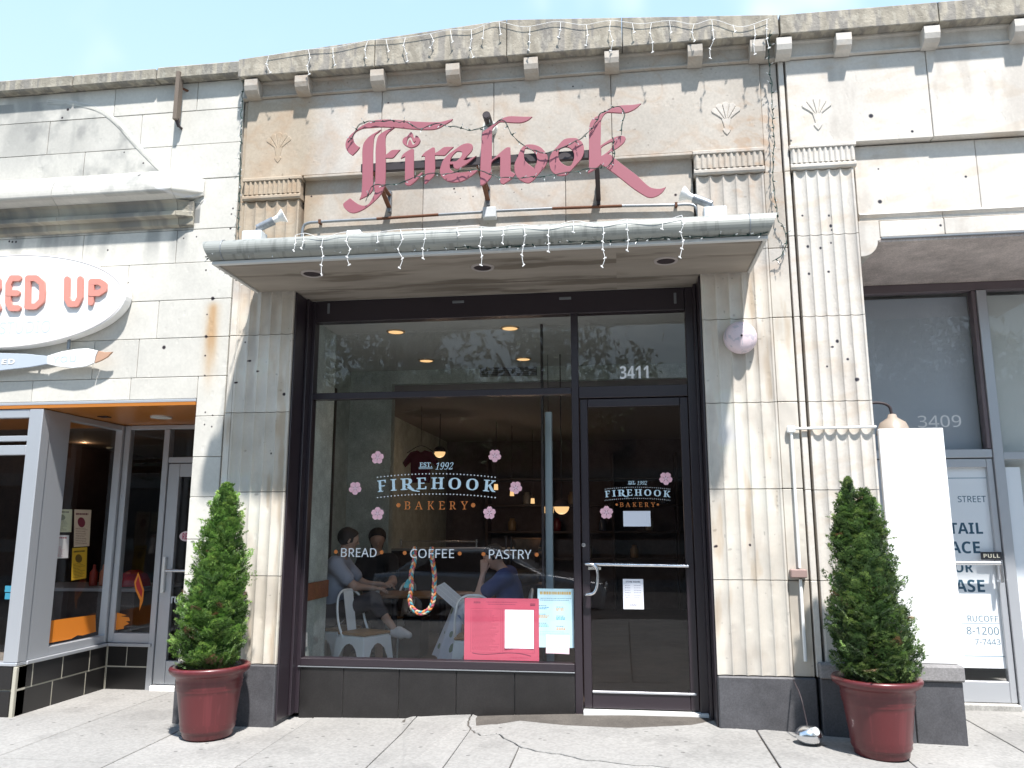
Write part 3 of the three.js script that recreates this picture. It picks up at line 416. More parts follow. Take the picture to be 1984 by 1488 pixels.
// roofs and rear walls behind the facades
for (const [b, x0, x1] of [[BL, -7.75, -3.56], [BB, -3.555, 1.455], [BR, 1.46, 5.0]]) { P('roof', boxUV(box(x0, 4.25, -9.3, x1, 4.4, -0.62)), M.mortar, b); P('rear_wall', boxUV(box(x0, -0.2, -9.4, x1, 4.4, -9.302)), M.mortar, b); }
P('party_wall', boxUV(box(-7.85, -0.2, -9.3, -7.76, 4.24, -0.2)), M.mortar, BL); P('party_wall', boxUV(box(-3.74, -0.2, -9.3, -3.56, 4.24, -0.36)), M.mortar, BL); P('party_wall', boxUV(box(1.5, -0.2, -9.3, 1.94, 4.24, -0.62)), M.mortar, BR); P('party_wall', boxUV(box(5.0, -0.2, -9.3, 5.1, 4.4, -0.2)), M.mortar, BR);

// ---------- bakery: canopy, shopfront, lettering ----------
function WY(u, v, Y) { const d = ray(u, v), t = (Y - CAM[1]) / d[1]; return [d[0] * t, CAM[2] + d[2] * t]; }
const metalTex = texture(1024, 256, (u, v) => { const s = fbm(u * 60, v * 3, 4, 101, 60), b = fbm(u * 10, v * 4, 4, 103, 10); const n = 0.84 + 0.12 * (b - 0.5) - 0.12 * sstep(0.55, 0.8, s); return [n, n * 1.0, n * 0.97]; }); metalTex.repeat.set(0.4, 1.2);
const stuccoTex = texture(1024, 512, (u, v) => { const b = fbm(u * 9, v * 9, 4, 107, 9), s = fbm(u * 4 + 0.6 * b, v * 9 + 1.2 * b, 6, 105), k = sstep(0.48, 0.74, s); const n = 0.84 + 0.15 * (b - 0.5); return [n * (1 - 0.25 * k), n * (0.97 - 0.26 * k), n * (0.93 - 0.27 * k)]; }); stuccoTex.repeat.set(0.25, 0.9);
{
  const c = sub('canopy', BB, 'grey metal canopy with rounded front edge and stained soffit');
  const metal = std(0.42, 0.435, 0.43, { map: metalTex, roughness: 0.55, metalness: 0.15 }), stucco = std(0.44, 0.415, 0.385, { map: stuccoTex, roughness: 0.95 });
  const X0 = -3.30, X1 = 1.135; const arc = []; for (let k = 0; k <= 14; k++) { const a = Math.PI * (0.5 - k / 14); arc.push([0.835 + 0.085 * Math.cos(a), 3.845 + 0.085 * Math.sin(a)]); }
  const g = profX([[0.70, 3.93], ...arc, [0.70, 3.76]].reverse(), X0, X1), p = g.attributes.position;
  for (let i = 0; i < p.count; i++) { const s = p.getX(i) < -1 ? -1 : 1; p.setX(i, p.getX(i) + s * Math.max(0, (p.getY(i) - 3.76) * 0.42)); } g.computeVertexNormals();
  part('bullnose', boxUV(g), metal, c); part('bullnose_seam', [rodSeam(X0 + 0.11), rodSeam(X1 - 0.14)], M.galv, c);
  function rodSeam(x) { return tube([[0.72, 3.932], ...arc.map(([z, y]) => [z + 0.002, y + (y > 3.845 ? 0.002 : -0.002)]), [0.72, 3.758]].map(([z, y]) => [x, y, z]), 0.004, 30, 5); }
  part('deck', boxUV(box(X0, 3.775, -0.055, X1, 3.926, 0.70)), metal, c);
  part('front_lip', boxUV(cbox(X0 + 0.005, 3.728, 0.80, X1 - 0.005, 3.757, 0.845, 0.004)), std(0.55, 0.56, 0.55, { roughness: 0.5 }), c);
  for (const [a, b] of [[X0 + 0.005, X0 + 0.035], [X1 - 0.035, X1 - 0.005]]) part('side_lip', boxUV(cbox(a, 3.728, 0.02, b, 3.772, 0.797, 0.004)), std(0.50, 0.49, 0.46), c);
  part('soffit', boxUV(box(X0 + 0.037, 3.742, 0.004, X1 - 0.037, 3.772, 0.797)), stucco, c); part('inner_soffit', boxUV(box(-2.93, 3.738, -0.34, 0.706, 3.77, 0.001)), stucco, c);
  for (const [u, v] of [[605, 530], [935, 518], [1290, 505]]) { const [x, z] = WY(u, v, 3.74); part('downlight_ring', new THREE.TorusGeometry(0.085, 0.014, 8, 28).rotateX(Math.PI / 2).translate(x, 3.742, z), std(0.36, 0.32, 0.30), c); part('downlight_well', rod([x, 3.735, z], [x, 3.741, z], 0.072, 0.072, 24), M.darkIron, c); }
}
const ZF = -0.35, ZG = -0.40;
{
  const K = M.black, f = (n, ...b) => P(n, cbox(...b, 0.004), K, BB);
  f('jamb_panel', -2.934, 0.0, -0.345, -2.918, 3.735, -0.02); f('jamb_panel', 0.694, 0.0, -0.345, 0.711, 3.735, -0.02);
  f('jamb_trim', -2.916, 0.0, -0.345, -2.893, 3.735, -0.25); f('jamb_trim', 0.668, 0.0, -0.345, 0.692, 3.735, -0.25);
  f('window_post', -2.934, 0.0, -0.46, -2.862, 3.735, ZF); f('window_post', -0.428, 0.0, -0.46, -0.364, 3.528, ZF); f('window_post', 0.60, 0.0, -0.46, 0.711, 3.735, ZF);
  f('head_panel', -2.86, 3.53, -0.46, 0.598, 3.735, ZF); f('transom_bar', -2.86, 2.785, -0.45, -0.43, 2.845, ZF - 0.002); f('window_sill', -2.86, 0.40, -0.46, -0.43, 0.465, ZF + 0.012); f('transom_bar', -0.362, 2.745, -0.45, 0.598, 2.85, ZF - 0.002);
  P('sill_edge', cbox(-2.88, 0.388, -0.36, -0.43, 0.398, ZF + 0.016, 0.002), M.galv, BB);
  for (const [u, v] of [[888, 585], [1095, 578]]) { const q = W(u, v, ZF); P('header_clip', cbox(q[0] - 0.055, q[1] - 0.012, ZF + 0.001, q[0] + 0.055, q[1] + 0.012, ZF + 0.008, 0.003), M.galv, BB); }
  for (const [u, v] of [[637, 598], [1308, 578]]) { const q = W(u, v, ZF); P('header_clip', cbox(q[0] - 0.012, q[1] - 0.05, ZF + 0.001, q[0] + 0.012, q[1] + 0.05, ZF + 0.008, 0.003), M.galv, BB); }
  // bulkhead tiles
  P('bulkhead_bed', box(-2.86, -0.1, -0.47, -0.43, 0.386, -0.366), M.grout, BB);
  const bx = [-2.86, W(665, 1330, ZF)[0], W(773, 1330, ZF)[0], W(884, 1330, ZF)[0], W(997, 1330, ZF)[0], -0.43];
  for (let i = 0; i < 5; i++) P('black_tile', boxUV(cbox(bx[i] + 0.003, -0.06, -0.366, bx[i + 1] - 0.003, 0.384, ZF + 0.002, 0.003)), M.blackTile, BB);
}
// fonts and flat vinyl lettering
const FL = new FontLoader(), fSB = await FL.loadAsync('fonts/droid/droid_sans_bold.typeface.json'), fSR = await FL.loadAsync('fonts/droid/droid_sans_regular.typeface.json'), fEB = await FL.loadAsync('fonts/droid/droid_serif_bold.typeface.json'), fER = await FL.loadAsync('fonts/droid/droid_serif_regular.typeface.json');
function textFit(str, font, x0, y0, x1, y1, z, depth = 0, slant = 0) { // text scaled into a box
  const sh = font.generateShapes(str, 1); let g = depth ? new THREE.ExtrudeGeometry(sh, { depth: 1, bevelEnabled: false, curveSegments: 5 }) : new THREE.ShapeGeometry(sh, 5);
  g.computeBoundingBox(); const b = g.boundingBox, sx = (x1 - x0) / (b.max.x - b.min.x), sy = (y1 - y0) / (b.max.y - b.min.y);
  g.translate(-b.min.x, -b.min.y, 0); g.scale(sx, sy, depth || 1); const p = g.attributes.position; if (slant) for (let i = 0; i < p.count; i++) p.setX(i, p.getX(i) + p.getY(i) * slant);
  g.translate(x0, y0, z); return g;
}
function textPx(str, font, u0, v0, u1, v1, z, depth, slant) { const a = W(u0, v1, z), b = W(u1, v0, z); return textFit(str, font, a[0], Math.min(a[1], W(u1, v1, z)[1]), b[0], b[1], z, depth, slant); }
const vinyl = { blue: std(0.62, 0.80, 0.88, { roughness: 0.5 }), orange: std(0.62, 0.19, 0.04, { roughness: 0.5 }), white: std(0.80, 0.83, 0.85, { roughness: 0.5 }), pink: std(0.95, 0.55, 0.62, { roughness: 0.5 }), pinkLine: std(0.92, 0.68, 0.77, { roughness: 0.5 }) };
const disc = (x, y, r, z, n = 14) => new THREE.CircleGeometry(r, n).translate(x, y, z);
function flower(parent, u, v, rpx, z, turn = 0) {
  const [x, y] = W(u, v, z), r = W(u + rpx, v, z)[0] - x, gs = [], ls = []; for (let k = 0; k < 5; k++) { const a = turn + k * 1.2566, pts = []; const L = [[0.0, 0], [0.30, 0.17], [0.42, 0.36], [0.62, 0.44], [0.86, 0.34], [1.0, 0.14], [0.93, 0], [1.0, -0.14], [0.86, -0.34], [0.62, -0.44], [0.42, -0.36], [0.30, -0.17]]; for (const [p, q] of L) pts.push(new THREE.Vector2(x + (Math.sin(a) * p + Math.cos(a) * q) * r, y + (Math.cos(a) * p - Math.sin(a) * q) * r)); gs.push(new THREE.ShapeGeometry(new THREE.Shape(pts)).translate(0, 0, z)); ls.push(new THREE.PlaneGeometry(r * 0.06, r * 0.5).translate(0, r * 0.33, 0).rotateZ(-a).translate(x, y, z + 0.001)); }
  const m = part('flower_decal', [...gs], vinyl.pink, parent); part('stamen_lines', [...ls, disc(x, y, r * 0.09, z + 0.001)], vinyl.pinkLine, parent); return m;
}
function emblem(parent, T, z, s) { // T maps the small drawing's pixels to photo pixels
  const q = (x, y) => W(...T(x, y), z), fit = (str, font, x0, y0, x1, y1, sl) => { const a = q(x0, y1), b = q(x1, y0); return textFit(str, font, a[0], a[1], b[0], b[1], z, 0, sl); };
  const rise = x => -28 * (1 - ((x - 925) / 520) ** 2), gs = [];
  const L = [['F', 410, 488], ['I', 525, 580], ['R', 612, 730], ['E', 752, 840], ['H', 880, 995], ['O', 1032, 1142], ['O', 1186, 1294], ['K', 1338, 1446]];
  for (const [ch, a, b] of L) { const m = (a + b) / 2, dy = rise(m); const g = fit(ch, fEB, a, 366 + dy, b, 468 + dy); const c = q(m, 417 + dy); g.translate(-c[0], -c[1], 0); g.rotateZ(-(m - 925) / 520 * 0.10); g.translate(c[0], c[1], 0); gs.push(g); }
  const a = q(690, 462), pts = [q(668, 428), q(720, 458), q(782, 464), q(780, 456), q(735, 448), q(690, 412)]; gs.push(new THREE.ShapeGeometry(new THREE.Shape(pts.map(p => new THREE.Vector2(...p)))).translate(0, 0, z + 0.0005));
  part('lettering', gs, vinyl.blue, parent, 'pale blue serif word on the glass');
  const dots = []; for (let k = 0; k <= 34; k++) { const x = 412 + k * (1440 - 412) / 34; for (const y0 of [338, 515]) { const c = q(x, y0 + rise(x) * 1.15); dots.push(disc(c[0], c[1], (q(6, 0)[0] - q(0, 0)[0]) , z, 6)); } }
  part('dotted_line', dots, vinyl.white, parent);
  const est = [fit('EST.', fEB, 780, 206, 888, 248), fit('1992', fER, 915, 206, 1065, 270, 0.25)]; for (const yy of [254, 264]) { const p0 = q(772, yy), p1 = q(893, yy - 5); est.push(new THREE.PlaneGeometry(p1[0] - p0[0], Math.abs(p1[1] - p0[1])).translate((p0[0] + p1[0]) / 2, (p0[1] + p1[1]) / 2, z)); }
  part('lettering', est, vinyl.blue, parent, 'small pale blue founding date');
  const bk = []; [['B', 645, 700], ['A', 738, 808], ['K', 848, 908], ['E', 947, 1000], ['R', 1040, 1098], ['Y', 1138, 1204]].forEach(([c, x0, x1]) => bk.push(fit(c, fER, x0, 547, x1, 618))); for (const x of [595, 1248]) { const c = q(x, 581); bk.push(disc(c[0], c[1], q(18, 0)[0] - q(0, 0)[0], z, 16)); }
  part('lettering', bk, vinyl.orange, parent, 'orange word under the pale blue one');
}
const win = sub('shop_window', BB, 'large plate glass window with bakery lettering');
part('pane', new THREE.PlaneGeometry(2.43, 2.32).translate(-1.645, 1.625, ZG), M.glass, win); part('transom_pane', new THREE.PlaneGeometry(2.43, 0.685).translate(-1.645, 3.1875, ZG), M.glass, win);
{
  const Z = ZG + 0.004, T = (x, y) => [640 + x * 0.22177, 850 + y * 0.22177];
  emblem(win, T, Z, 1);
  for (const [x, y, t] of [[412, 165, 0.05], [1437, 148, 0.62], [217, 432, 0.62], [1620, 427, 0.55], [412, 655, 0.0], [1390, 648, 0.02]]) flower(win, ...T(x, y), 12.5, Z, t);
  const tx = (s, a, b, c, d) => textPx(s, fSR, ...T(a, b), ...T(c, d), Z);
  part('lettering', tx('BREAD', 92, 957, 405, 1032), vinyl.white, win, 'thin white word above the braided cord'); part('lettering', tx('COFFEE', 697, 964, 1082, 1041), vinyl.white, win, 'thin white word between orange dots'); part('lettering', tx('PASTRY', 1385, 970, 1757, 1049), vinyl.white, win, 'thin white word beside the notice');
  part('orange_dots', [[48, 988], [448, 992], [650, 998], [1130, 1003], [1338, 1008], [1803, 1013]].map(([x, y]) => { const c = W(...T(x, y), Z); return disc(c[0], c[1], 0.018, Z); }), vinyl.orange, win);
}
const door = sub('door', BB, 'black framed glass bakery door with chrome push bar');
{
  const K = M.black, x0 = -0.356, x1 = 0.594, z0 = -0.44, z1 = -0.375, pz = -0.405, b = (...q) => cbox(...q, 0.004);
  part('door_frame', [b(x0, 0.11, z0, x0 + 0.068, 2.738, z1), b(x1 - 0.068, 0.11, z0, x1, 2.738, z1), b(x0 + 0.07, 2.665, z0, x1 - 0.07, 2.738, z1), b(x0 + 0.07, 0.11, z0, x1 - 0.07, 0.245, z1)], K, door);
  part('pane', new THREE.PlaneGeometry(0.82, 2.44).translate(0.119, 1.455, pz), M.glass, door); part('transom_pane', new THREE.PlaneGeometry(0.98, 0.7).translate(0.118, 3.19, ZG), M.glass, door);
  const y = W(1232, 1095, -0.32)[1], h = W(1150, 1150, -0.30)[1];
  const hp = (u, v, z) => { const q = W(u, v, z); return [q[0], q[1], z]; };
  part('push_bar', [rod(hp(1133, 1093, -0.335), hp(1334, 1097, -0.335), 0.014), rod(hp(1331, 1097, -0.335), hp(1331, 1097, -0.38), 0.012)], M.chrome, door);
  part('pull_handle', [tube([hp(1133, 1093, -0.375), hp(1136, 1093, -0.31), hp(1148, 1094, -0.30), hp(1156, 1102, -0.30), hp(1156, 1138, -0.30), hp(1150, 1149, -0.30), hp(1137, 1152, -0.31), hp(1134, 1152, -0.375)], 0.014, 50, 10)], M.chrome, door);
  const lk = W(1131, 1056, z1); part('lock', rod([lk[0], lk[1], z1], [lk[0], lk[1], z1 + 0.012], 0.02, 0.018, 16), M.chrome, door);
  part('sweep_strip', b(x0 + 0.07, 0.232, z1, x1 - 0.02, 0.25, z1 + 0.012), M.alu, door); P('threshold', boxUV(b(x0 - 0.005, -0.03, -0.46, x1 + 0.07, 0.10, -0.30)), std(0.72, 0.72, 0.70, { roughness: 0.5 }), BB);
  const Z = pz + 0.004; emblem(door, (x, y) => [1172 + (x - 408) * 0.1222, 931 + (y - 200) * 0.1222], Z, 0.5);
  flower(door, 1290, 927, 13, Z, 0.6); flower(door, 1175, 993, 13, Z, 0.0);
  part('house_number', textPx('3411', fSB, 1201, 708, 1256, 733, ZG + 0.004), vinyl.white, door, 'white street number above the door');
  const st = W(1152, 1101, z1); part('pull_sticker', box(st[0] - 0.055, st[1] - 0.012, z1, st[0] + 0.055, st[1] + 0.012, z1 + 0.002), M.offWhite, door);
}
// flat printed papers
function paperTex(w, h, draw) { const c = document.createElement('canvas'); c.width = w; c.height = h; const g = c.getContext('2d'); draw(g, w, h); const t = new THREE.CanvasTexture(c); t.colorSpace = THREE.SRGBColorSpace; t.anisotropy = 4; return t; }
function lines(g, x, y, w, n, gap, col, r, lw = 2, k = 0.5) { g.fillStyle = col; for (let i = 0; i < n; i++) { let cx = x; const end = x + w * (k + (1 - k) * r()); while (cx < end) { const l = 4 + r() * 16; g.fillRect(cx, y + i * gap, Math.min(l, end - cx), lw); cx += l + 4; } } }
function sheet(name, label, u0, v0, u1, v1, z, tex, tilt = 0, category = 'notice', group) {
  const a = W(u0, v1, z), b = W(u1, v0, z), w = b[0] - a[0], h = b[1] - a[1], g = new THREE.PlaneGeometry(w, h, 6, 6), p = g.attributes.position; for (let i = 0; i < p.count; i++) p.setZ(i, 0.003 * Math.sin(p.getX(i) / w * 5 + p.getY(i) / h * 3));
  const m = new THREE.MeshStandardMaterial({ map: tex, roughness: 0.8, side: THREE.DoubleSide }); g.rotateZ(tilt); g.translate((a[0] + b[0]) / 2, (a[1] + b[1]) / 2, z); return solo(name, g, m, label, category, group);
}
{
  const r = rng(77), Z = ZG - 0.008;
  sheet('pink_notice', 'large pink printed notice with a white sheet on it, standing on the window sill', 899, 1160, 1044, 1278, Z, paperTex(640, 520, (g, w, h) => {
    g.fillStyle = '#bd5066'; g.fillRect(0, 0, w, h); g.fillStyle = '#6d2940'; g.font = 'bold 24px sans-serif'; g.fillText('ABRA', 78, 46); g.fillRect(565, 42, 44, 8); g.fillRect(565, 54, 44, 8);
    lines(g, 190, 30, 270, 1, 10, '#8c3350', r, 7, 0.95); lines(g, 205, 48, 240, 1, 10, '#8c3350', r, 7, 0.95); g.strokeStyle = '#8a3048'; g.lineWidth = 2; g.strokeRect(55, 90, 260, 365); g.strokeRect(330, 90, 270, 365); lines(g, 66, 105, 235, 34, 10, '#8f2f48', r, 3, 0.6);
    g.strokeStyle = '#6d2940'; g.lineWidth = 7; g.beginPath(); g.moveTo(70, 462); g.bezierCurveTo(220, 500, 380, 420, 570, 480); g.stroke(); lines(g, 390, 490, 180, 2, 9, '#a03a55', r, 3, 0.8);
  }));
  sheet('printed_sheet', 'white printed sheet taped onto the pink notice', 978, 1182, 1034, 1256, Z + 0.005, paperTex(256, 340, (g, w, h) => { g.fillStyle = '#f2f0fa'; g.fillRect(0, 0, w, h); lines(g, 60, 26, 140, 2, 14, '#9a98b4', r, 4, 0.7); lines(g, 24, 62, 205, 24, 10, '#9d9bb4', r, 3, 0.4); }));
  sheet('blue_flyer', 'pale blue flyer with orange and blue print beside the pink notice', 1042, 1141, 1111, 1254, Z - 0.003, paperTex(320, 520, (g, w, h) => {
    g.fillStyle = '#bfe0ea'; g.fillRect(0, 0, w, h); lines(g, 22, 26, 285, 1, 10, '#c7a765', r, 26, 0.96); lines(g, 20, 84, 280, 2, 16, '#6f8fa4', r, 6, 0.9); for (const [x, y, c] of [[10, 150, '#5b93b8'], [165, 160, '#c98b32'], [10, 225, '#c98b32'], [165, 240, '#3f9fd4'], [10, 305, '#7bb8a8'], [165, 330, '#d0955a']]) { lines(g, x, y, 70, 1, 8, '#5c7f8e', r, 6, 0.9); lines(g, x, y + 14, 90, 2, 12, c, r, 8, 0.8); } lines(g, 20, 380, 260, 3, 14, '#9cc3cf', r, 5, 0.8);
  }));
  sheet('pink_note', 'small pale pink note over the corner of the blue flyer', 1058, 1231, 1103, 1266, Z + 0.004, paperTex(200, 160, (g, w, h) => { g.fillStyle = '#f4d3dd'; g.fillRect(0, 0, w, h); lines(g, 20, 34, 160, 8, 14, '#dcaebd', r, 3, 0.8); }), -0.02);
  sheet('white_note', 'blank white note taped below the emblem on the bakery door', 1208, 990, 1260, 1020, -0.398, paperTex(200, 120, (g, w, h) => { g.fillStyle = '#e4e6ee'; g.fillRect(0, 0, w, h); g.strokeStyle = '#cfd3de'; g.strokeRect(20, 14, 150, 80); }));
  sheet('opening_hours_sheet', 'white opening hours sheet below the push bar of the bakery door', 1208, 1122, 1246, 1180, -0.398, paperTex(240, 370, (g, w, h) => { g.fillStyle = '#e9eaf0'; g.fillRect(0, 0, w, h); g.fillStyle = '#3a3648'; g.font = 'bold 26px sans-serif'; g.textAlign = 'center'; g.fillText('STORE HOURS', 120, 44); for (let i = 0; i < 7; i++) { lines(g, 24, 76 + i * 30, 70, 1, 8, '#8c8a9e', r, 6, 0.8); lines(g, 130, 76 + i * 30, 84, 1, 8, '#8c8a9e', r, 6, 0.9); } lines(g, 80, 310, 80, 2, 14, '#6d6a80', r, 8, 0.9); }));
}
// ---------- the red blackletter sign on its brackets ----------
{
  const Z = 0.50, sg = thing('shop_sign', 'red cut-out blackletter sign on rusty brackets above the canopy', 'sign');
  const mk = (ox, oy, k) => pts => pts.map(([x, y]) => W(ox + x / k, oy + y / k, Z));
  const A = mk(660, 220, 7.44), B = mk(760, 230, 9.92), C = mk(920, 210, 9.018), D = mk(1090, 190, 7.44);
  const smooth = pts => { const o = []; const n = pts.length; for (let i = 0; i < n; i++) { const p0 = pts[(i + n - 1) % n], p1 = pts[i], p2 = pts[(i + 1) % n], p3 = pts[(i + 2) % n]; const cosA = (a, b, c) => { const x1 = b[0] - a[0], y1 = b[1] - a[1], x2 = c[0] - b[0], y2 = c[1] - b[1]; return (x1 * x2 + y1 * y2) / (Math.hypot(x1, y1) * Math.hypot(x2, y2) || 1); }; o.push(p1); const s1 = cosA(p0, p1, p2) > 0.55 ? 1 : 0, s2 = cosA(p1, p2, p3) > 0.55 ? 1 : 0; const m1 = [(p2[0] - p0[0]) / 2 * s1 || (p2[0] - p1[0]), (p2[1] - p0[1]) / 2 * s1 || (p2[1] - p1[1])], m2 = [(p3[0] - p1[0]) / 2 * s2 || (p2[0] - p1[0]), (p3[1] - p1[1]) / 2 * s2 || (p2[1] - p1[1])]; const L = Math.hypot(p2[0] - p1[0], p2[1] - p1[1]), cl = m => { const l = Math.hypot(...m); return l > L ? m.map(v => v * L / l) : m; }; const a = cl(m1), b = cl(m2); for (const t of [1 / 3, 2 / 3]) { const t2 = t * t, t3 = t2 * t; o.push([0, 1].map(k => (2 * t3 - 3 * t2 + 1) * p1[k] + (t3 - 2 * t2 + t) * a[k] + (-2 * t3 + 3 * t2) * p2[k] + (t3 - t2) * b[k])); } } return o; };
  const ccw = (p, want) => { let a = 0; for (let i = 0; i < p.length; i++) { const q = p[(i + 1) % p.length]; a += p[i][0] * q[1] - q[0] * p[i][1]; } return (a > 0) === want ? p : p.slice().reverse(); };
  const letter = (outs, holes = [], label) => part('letter', outs.map((o, i) => profZ(ccw(smooth(o), true), Z - 0.012, Z + 0.006, i === 0 ? holes.map(h => ccw(smooth(h), false)) : [], 0.002)), M.signRed, sg, label);
  letter([A([[172, 608], [110, 560], [75, 490], [75, 420], [110, 350], [190, 270], [300, 185], [440, 115], [560, 92], [700, 88], [850, 97], [1000, 112], [1150, 122], [1320, 128], [1430, 125], [1520, 105], [1618, 80], [1600, 105], [1500, 165], [1420, 210], [1340, 232], [1200, 236], [1000, 225], [850, 208], [700, 200], [560, 196], [440, 205], [330, 215], [240, 250], [190, 300], [178, 350], [195, 410], [235, 460], [278, 488], [240, 540]]), A([[272, 1243], [300, 1170], [312, 1000], [315, 700], [315, 520], [340, 420], [420, 330], [500, 280], [580, 235], [560, 262], [500, 310], [478, 380], [468, 560], [465, 900], [462, 1100], [430, 1155], [360, 1200]]), A([[780, 205], [700, 265], [655, 320], [645, 420], [650, 520], [648, 600], [700, 560], [745, 528], [860, 525], [820, 570], [770, 630], [740, 645], [650, 645], [648, 900], [640, 1020], [610, 1110], [560, 1190], [470, 1280], [390, 1345], [300, 1400], [200, 1435], [130, 1425], [60, 1370], [38, 1320], [50, 1290], [140, 1222], [200, 1270], [270, 1315], [340, 1330], [400, 1310], [450, 1240], [490, 1150], [490, 1090], [478, 1030], [500, 980], [505, 700], [505, 520], [520, 400], [550, 320], [620, 265], [700, 225], [760, 205]])], [], 'red capital letter with a long wavy flag');
  letter([B([[165, 770], [200, 700], [270, 640], [380, 580], [415, 590], [415, 1100], [430, 1150], [560, 1035], [590, 1040], [520, 1130], [430, 1220], [340, 1285], [270, 1280], [245, 1250], [250, 730], [230, 740]])]);
  letter([B([[360, 255], [395, 290], [410, 350], [430, 380], [455, 320], [500, 345], [540, 410], [530, 460], [480, 520], [420, 550], [350, 562], [270, 530], [205, 475], [200, 420], [230, 370], [290, 340], [330, 290]])], [B([[275, 500], [285, 420], [310, 370], [345, 345], [375, 380], [395, 440], [420, 460], [460, 430], [430, 490], [405, 505], [385, 480], [360, 420], [345, 400], [320, 430], [300, 510]])], 'red flame that dots the letter');
  letter([B([[560, 735], [590, 690], [640, 640], [780, 555], [815, 560], [825, 665], [900, 620], [1000, 550], [1180, 545], [1100, 620], [1020, 700], [980, 710], [820, 705], [815, 1070], [720, 1180], [640, 1255], [610, 1240], [625, 1150], [630, 730], [590, 720]])]);
  letter([B([[915, 1000], [940, 900], [980, 800], [1080, 690], [1200, 600], [1330, 510], [1440, 475], [1520, 490], [1550, 540], [1530, 620], [1440, 720], [1370, 800], [1430, 800], [1520, 760], [1620, 715], [1560, 770], [1450, 860], [1340, 930], [1260, 970], [1190, 950], [1170, 880], [1105, 880], [1110, 960], [1160, 1010], [1260, 1040], [1400, 1030], [1560, 1000], [1655, 985], [1600, 1040], [1480, 1130], [1350, 1200], [1220, 1225], [1080, 1210], [980, 1150], [930, 1080]])], [B([[1112, 830], [1130, 760], [1180, 690], [1250, 632], [1330, 637], [1345, 680], [1310, 750], [1230, 820], [1180, 828]])]);
  letter([C([[95, 1300], [100, 900], [120, 560], [130, 440], [160, 400], [260, 330], [350, 260], [450, 190], [560, 150], [640, 140], [860, 148], [1005, 150], [930, 210], [820, 250], [700, 255], [560, 245], [440, 240], [370, 290], [310, 350], [300, 420], [296, 700], [295, 900], [330, 880], [440, 780], [560, 685], [620, 685], [625, 900], [625, 1100], [705, 1145], [700, 1170], [620, 1250], [500, 1330], [450, 1300], [440, 1200], [445, 860], [420, 850], [290, 950], [290, 1180], [240, 1260], [150, 1335], [100, 1345]])]);
  letter([C([[690, 1060], [700, 960], [750, 850], [790, 740], [870, 650], [1000, 632], [1130, 670], [1210, 740], [1270, 840], [1270, 920], [1220, 1030], [1120, 1140], [1040, 1240], [950, 1305], [870, 1295], [760, 1230], [710, 1150]])], [C([[880, 700], [860, 780], [865, 890], [920, 960], [1030, 1045], [1080, 960], [1085, 860], [1050, 780], [980, 720]])]);
  letter([C([[1300, 960], [1310, 860], [1360, 760], [1430, 680], [1560, 545], [1700, 520], [1790, 530], [1870, 590], [1905, 680], [1900, 800], [1850, 900], [1750, 1010], [1660, 1110], [1600, 1165], [1500, 1180], [1400, 1150], [1330, 1080]])], [C([[1460, 800], [1480, 720], [1560, 680], [1650, 690], [1720, 760], [1735, 860], [1700, 970], [1660, 1010], [1580, 1000], [1500, 940], [1465, 870]])]);
  letter([D([[365, 1085], [380, 980], [380, 500], [395, 370], [440, 300], [560, 230], [660, 160], [800, 115], [900, 105], [1020, 100], [1135, 80], [1060, 150], [950, 205], [860, 218], [720, 212], [640, 212], [590, 255], [555, 330], [552, 500], [545, 690], [620, 640], [720, 580], [820, 548], [890, 555], [910, 590], [880, 650], [800, 715], [720, 765], [640, 815], [690, 815], [760, 880], [900, 990], [1060, 1110], [1200, 1240], [1280, 1295], [1400, 1310], [1490, 1285], [1440, 1360], [1350, 1420], [1250, 1437], [1150, 1390], [1000, 1290], [850, 1170], [700, 1055], [600, 985], [545, 955], [540, 970], [450, 1040]])], [D([[556, 722], [640, 662], [715, 628], [738, 660], [700, 730], [620, 800], [560, 838]])]);
  // mounting rail and wall brackets
  const r0 = W(700, 327, Z - 0.03), r1 = W(1165, 297, Z - 0.03); P('mounting_rail', cbox(r0[0], 0.5 * (r0[1] + r1[1]) - 0.04, Z - 0.06, r1[0], 0.5 * (r0[1] + r1[1]) + 0.035, Z - 0.014, 0.004), M.darkIron, sg); const ry = 0.5 * (r0[1] + r1[1]);
  for (const [u, vb, m] of [[755, 412, M.rust], [946, 398, M.rust], [1160, 398, M.darkIron]]) { const [bx, by] = W(u, vb, -0.04); const b = sub('bracket', sg); part('wall_post', cbox(bx - 0.016, by, -0.058, bx + 0.016, ry + 0.0, -0.01, 0.003), m === M.rust ? M.galv : M.darkIron, b); part('strut', bar([bx, by + 0.04, -0.02], [bx, ry - 0.02, Z - 0.055], 0.04, 0.012), m, b); part('arm', bar([bx, ry - 0.045, -0.02], [bx, ry - 0.045, Z - 0.02], 0.035, 0.012), m, b); }
}
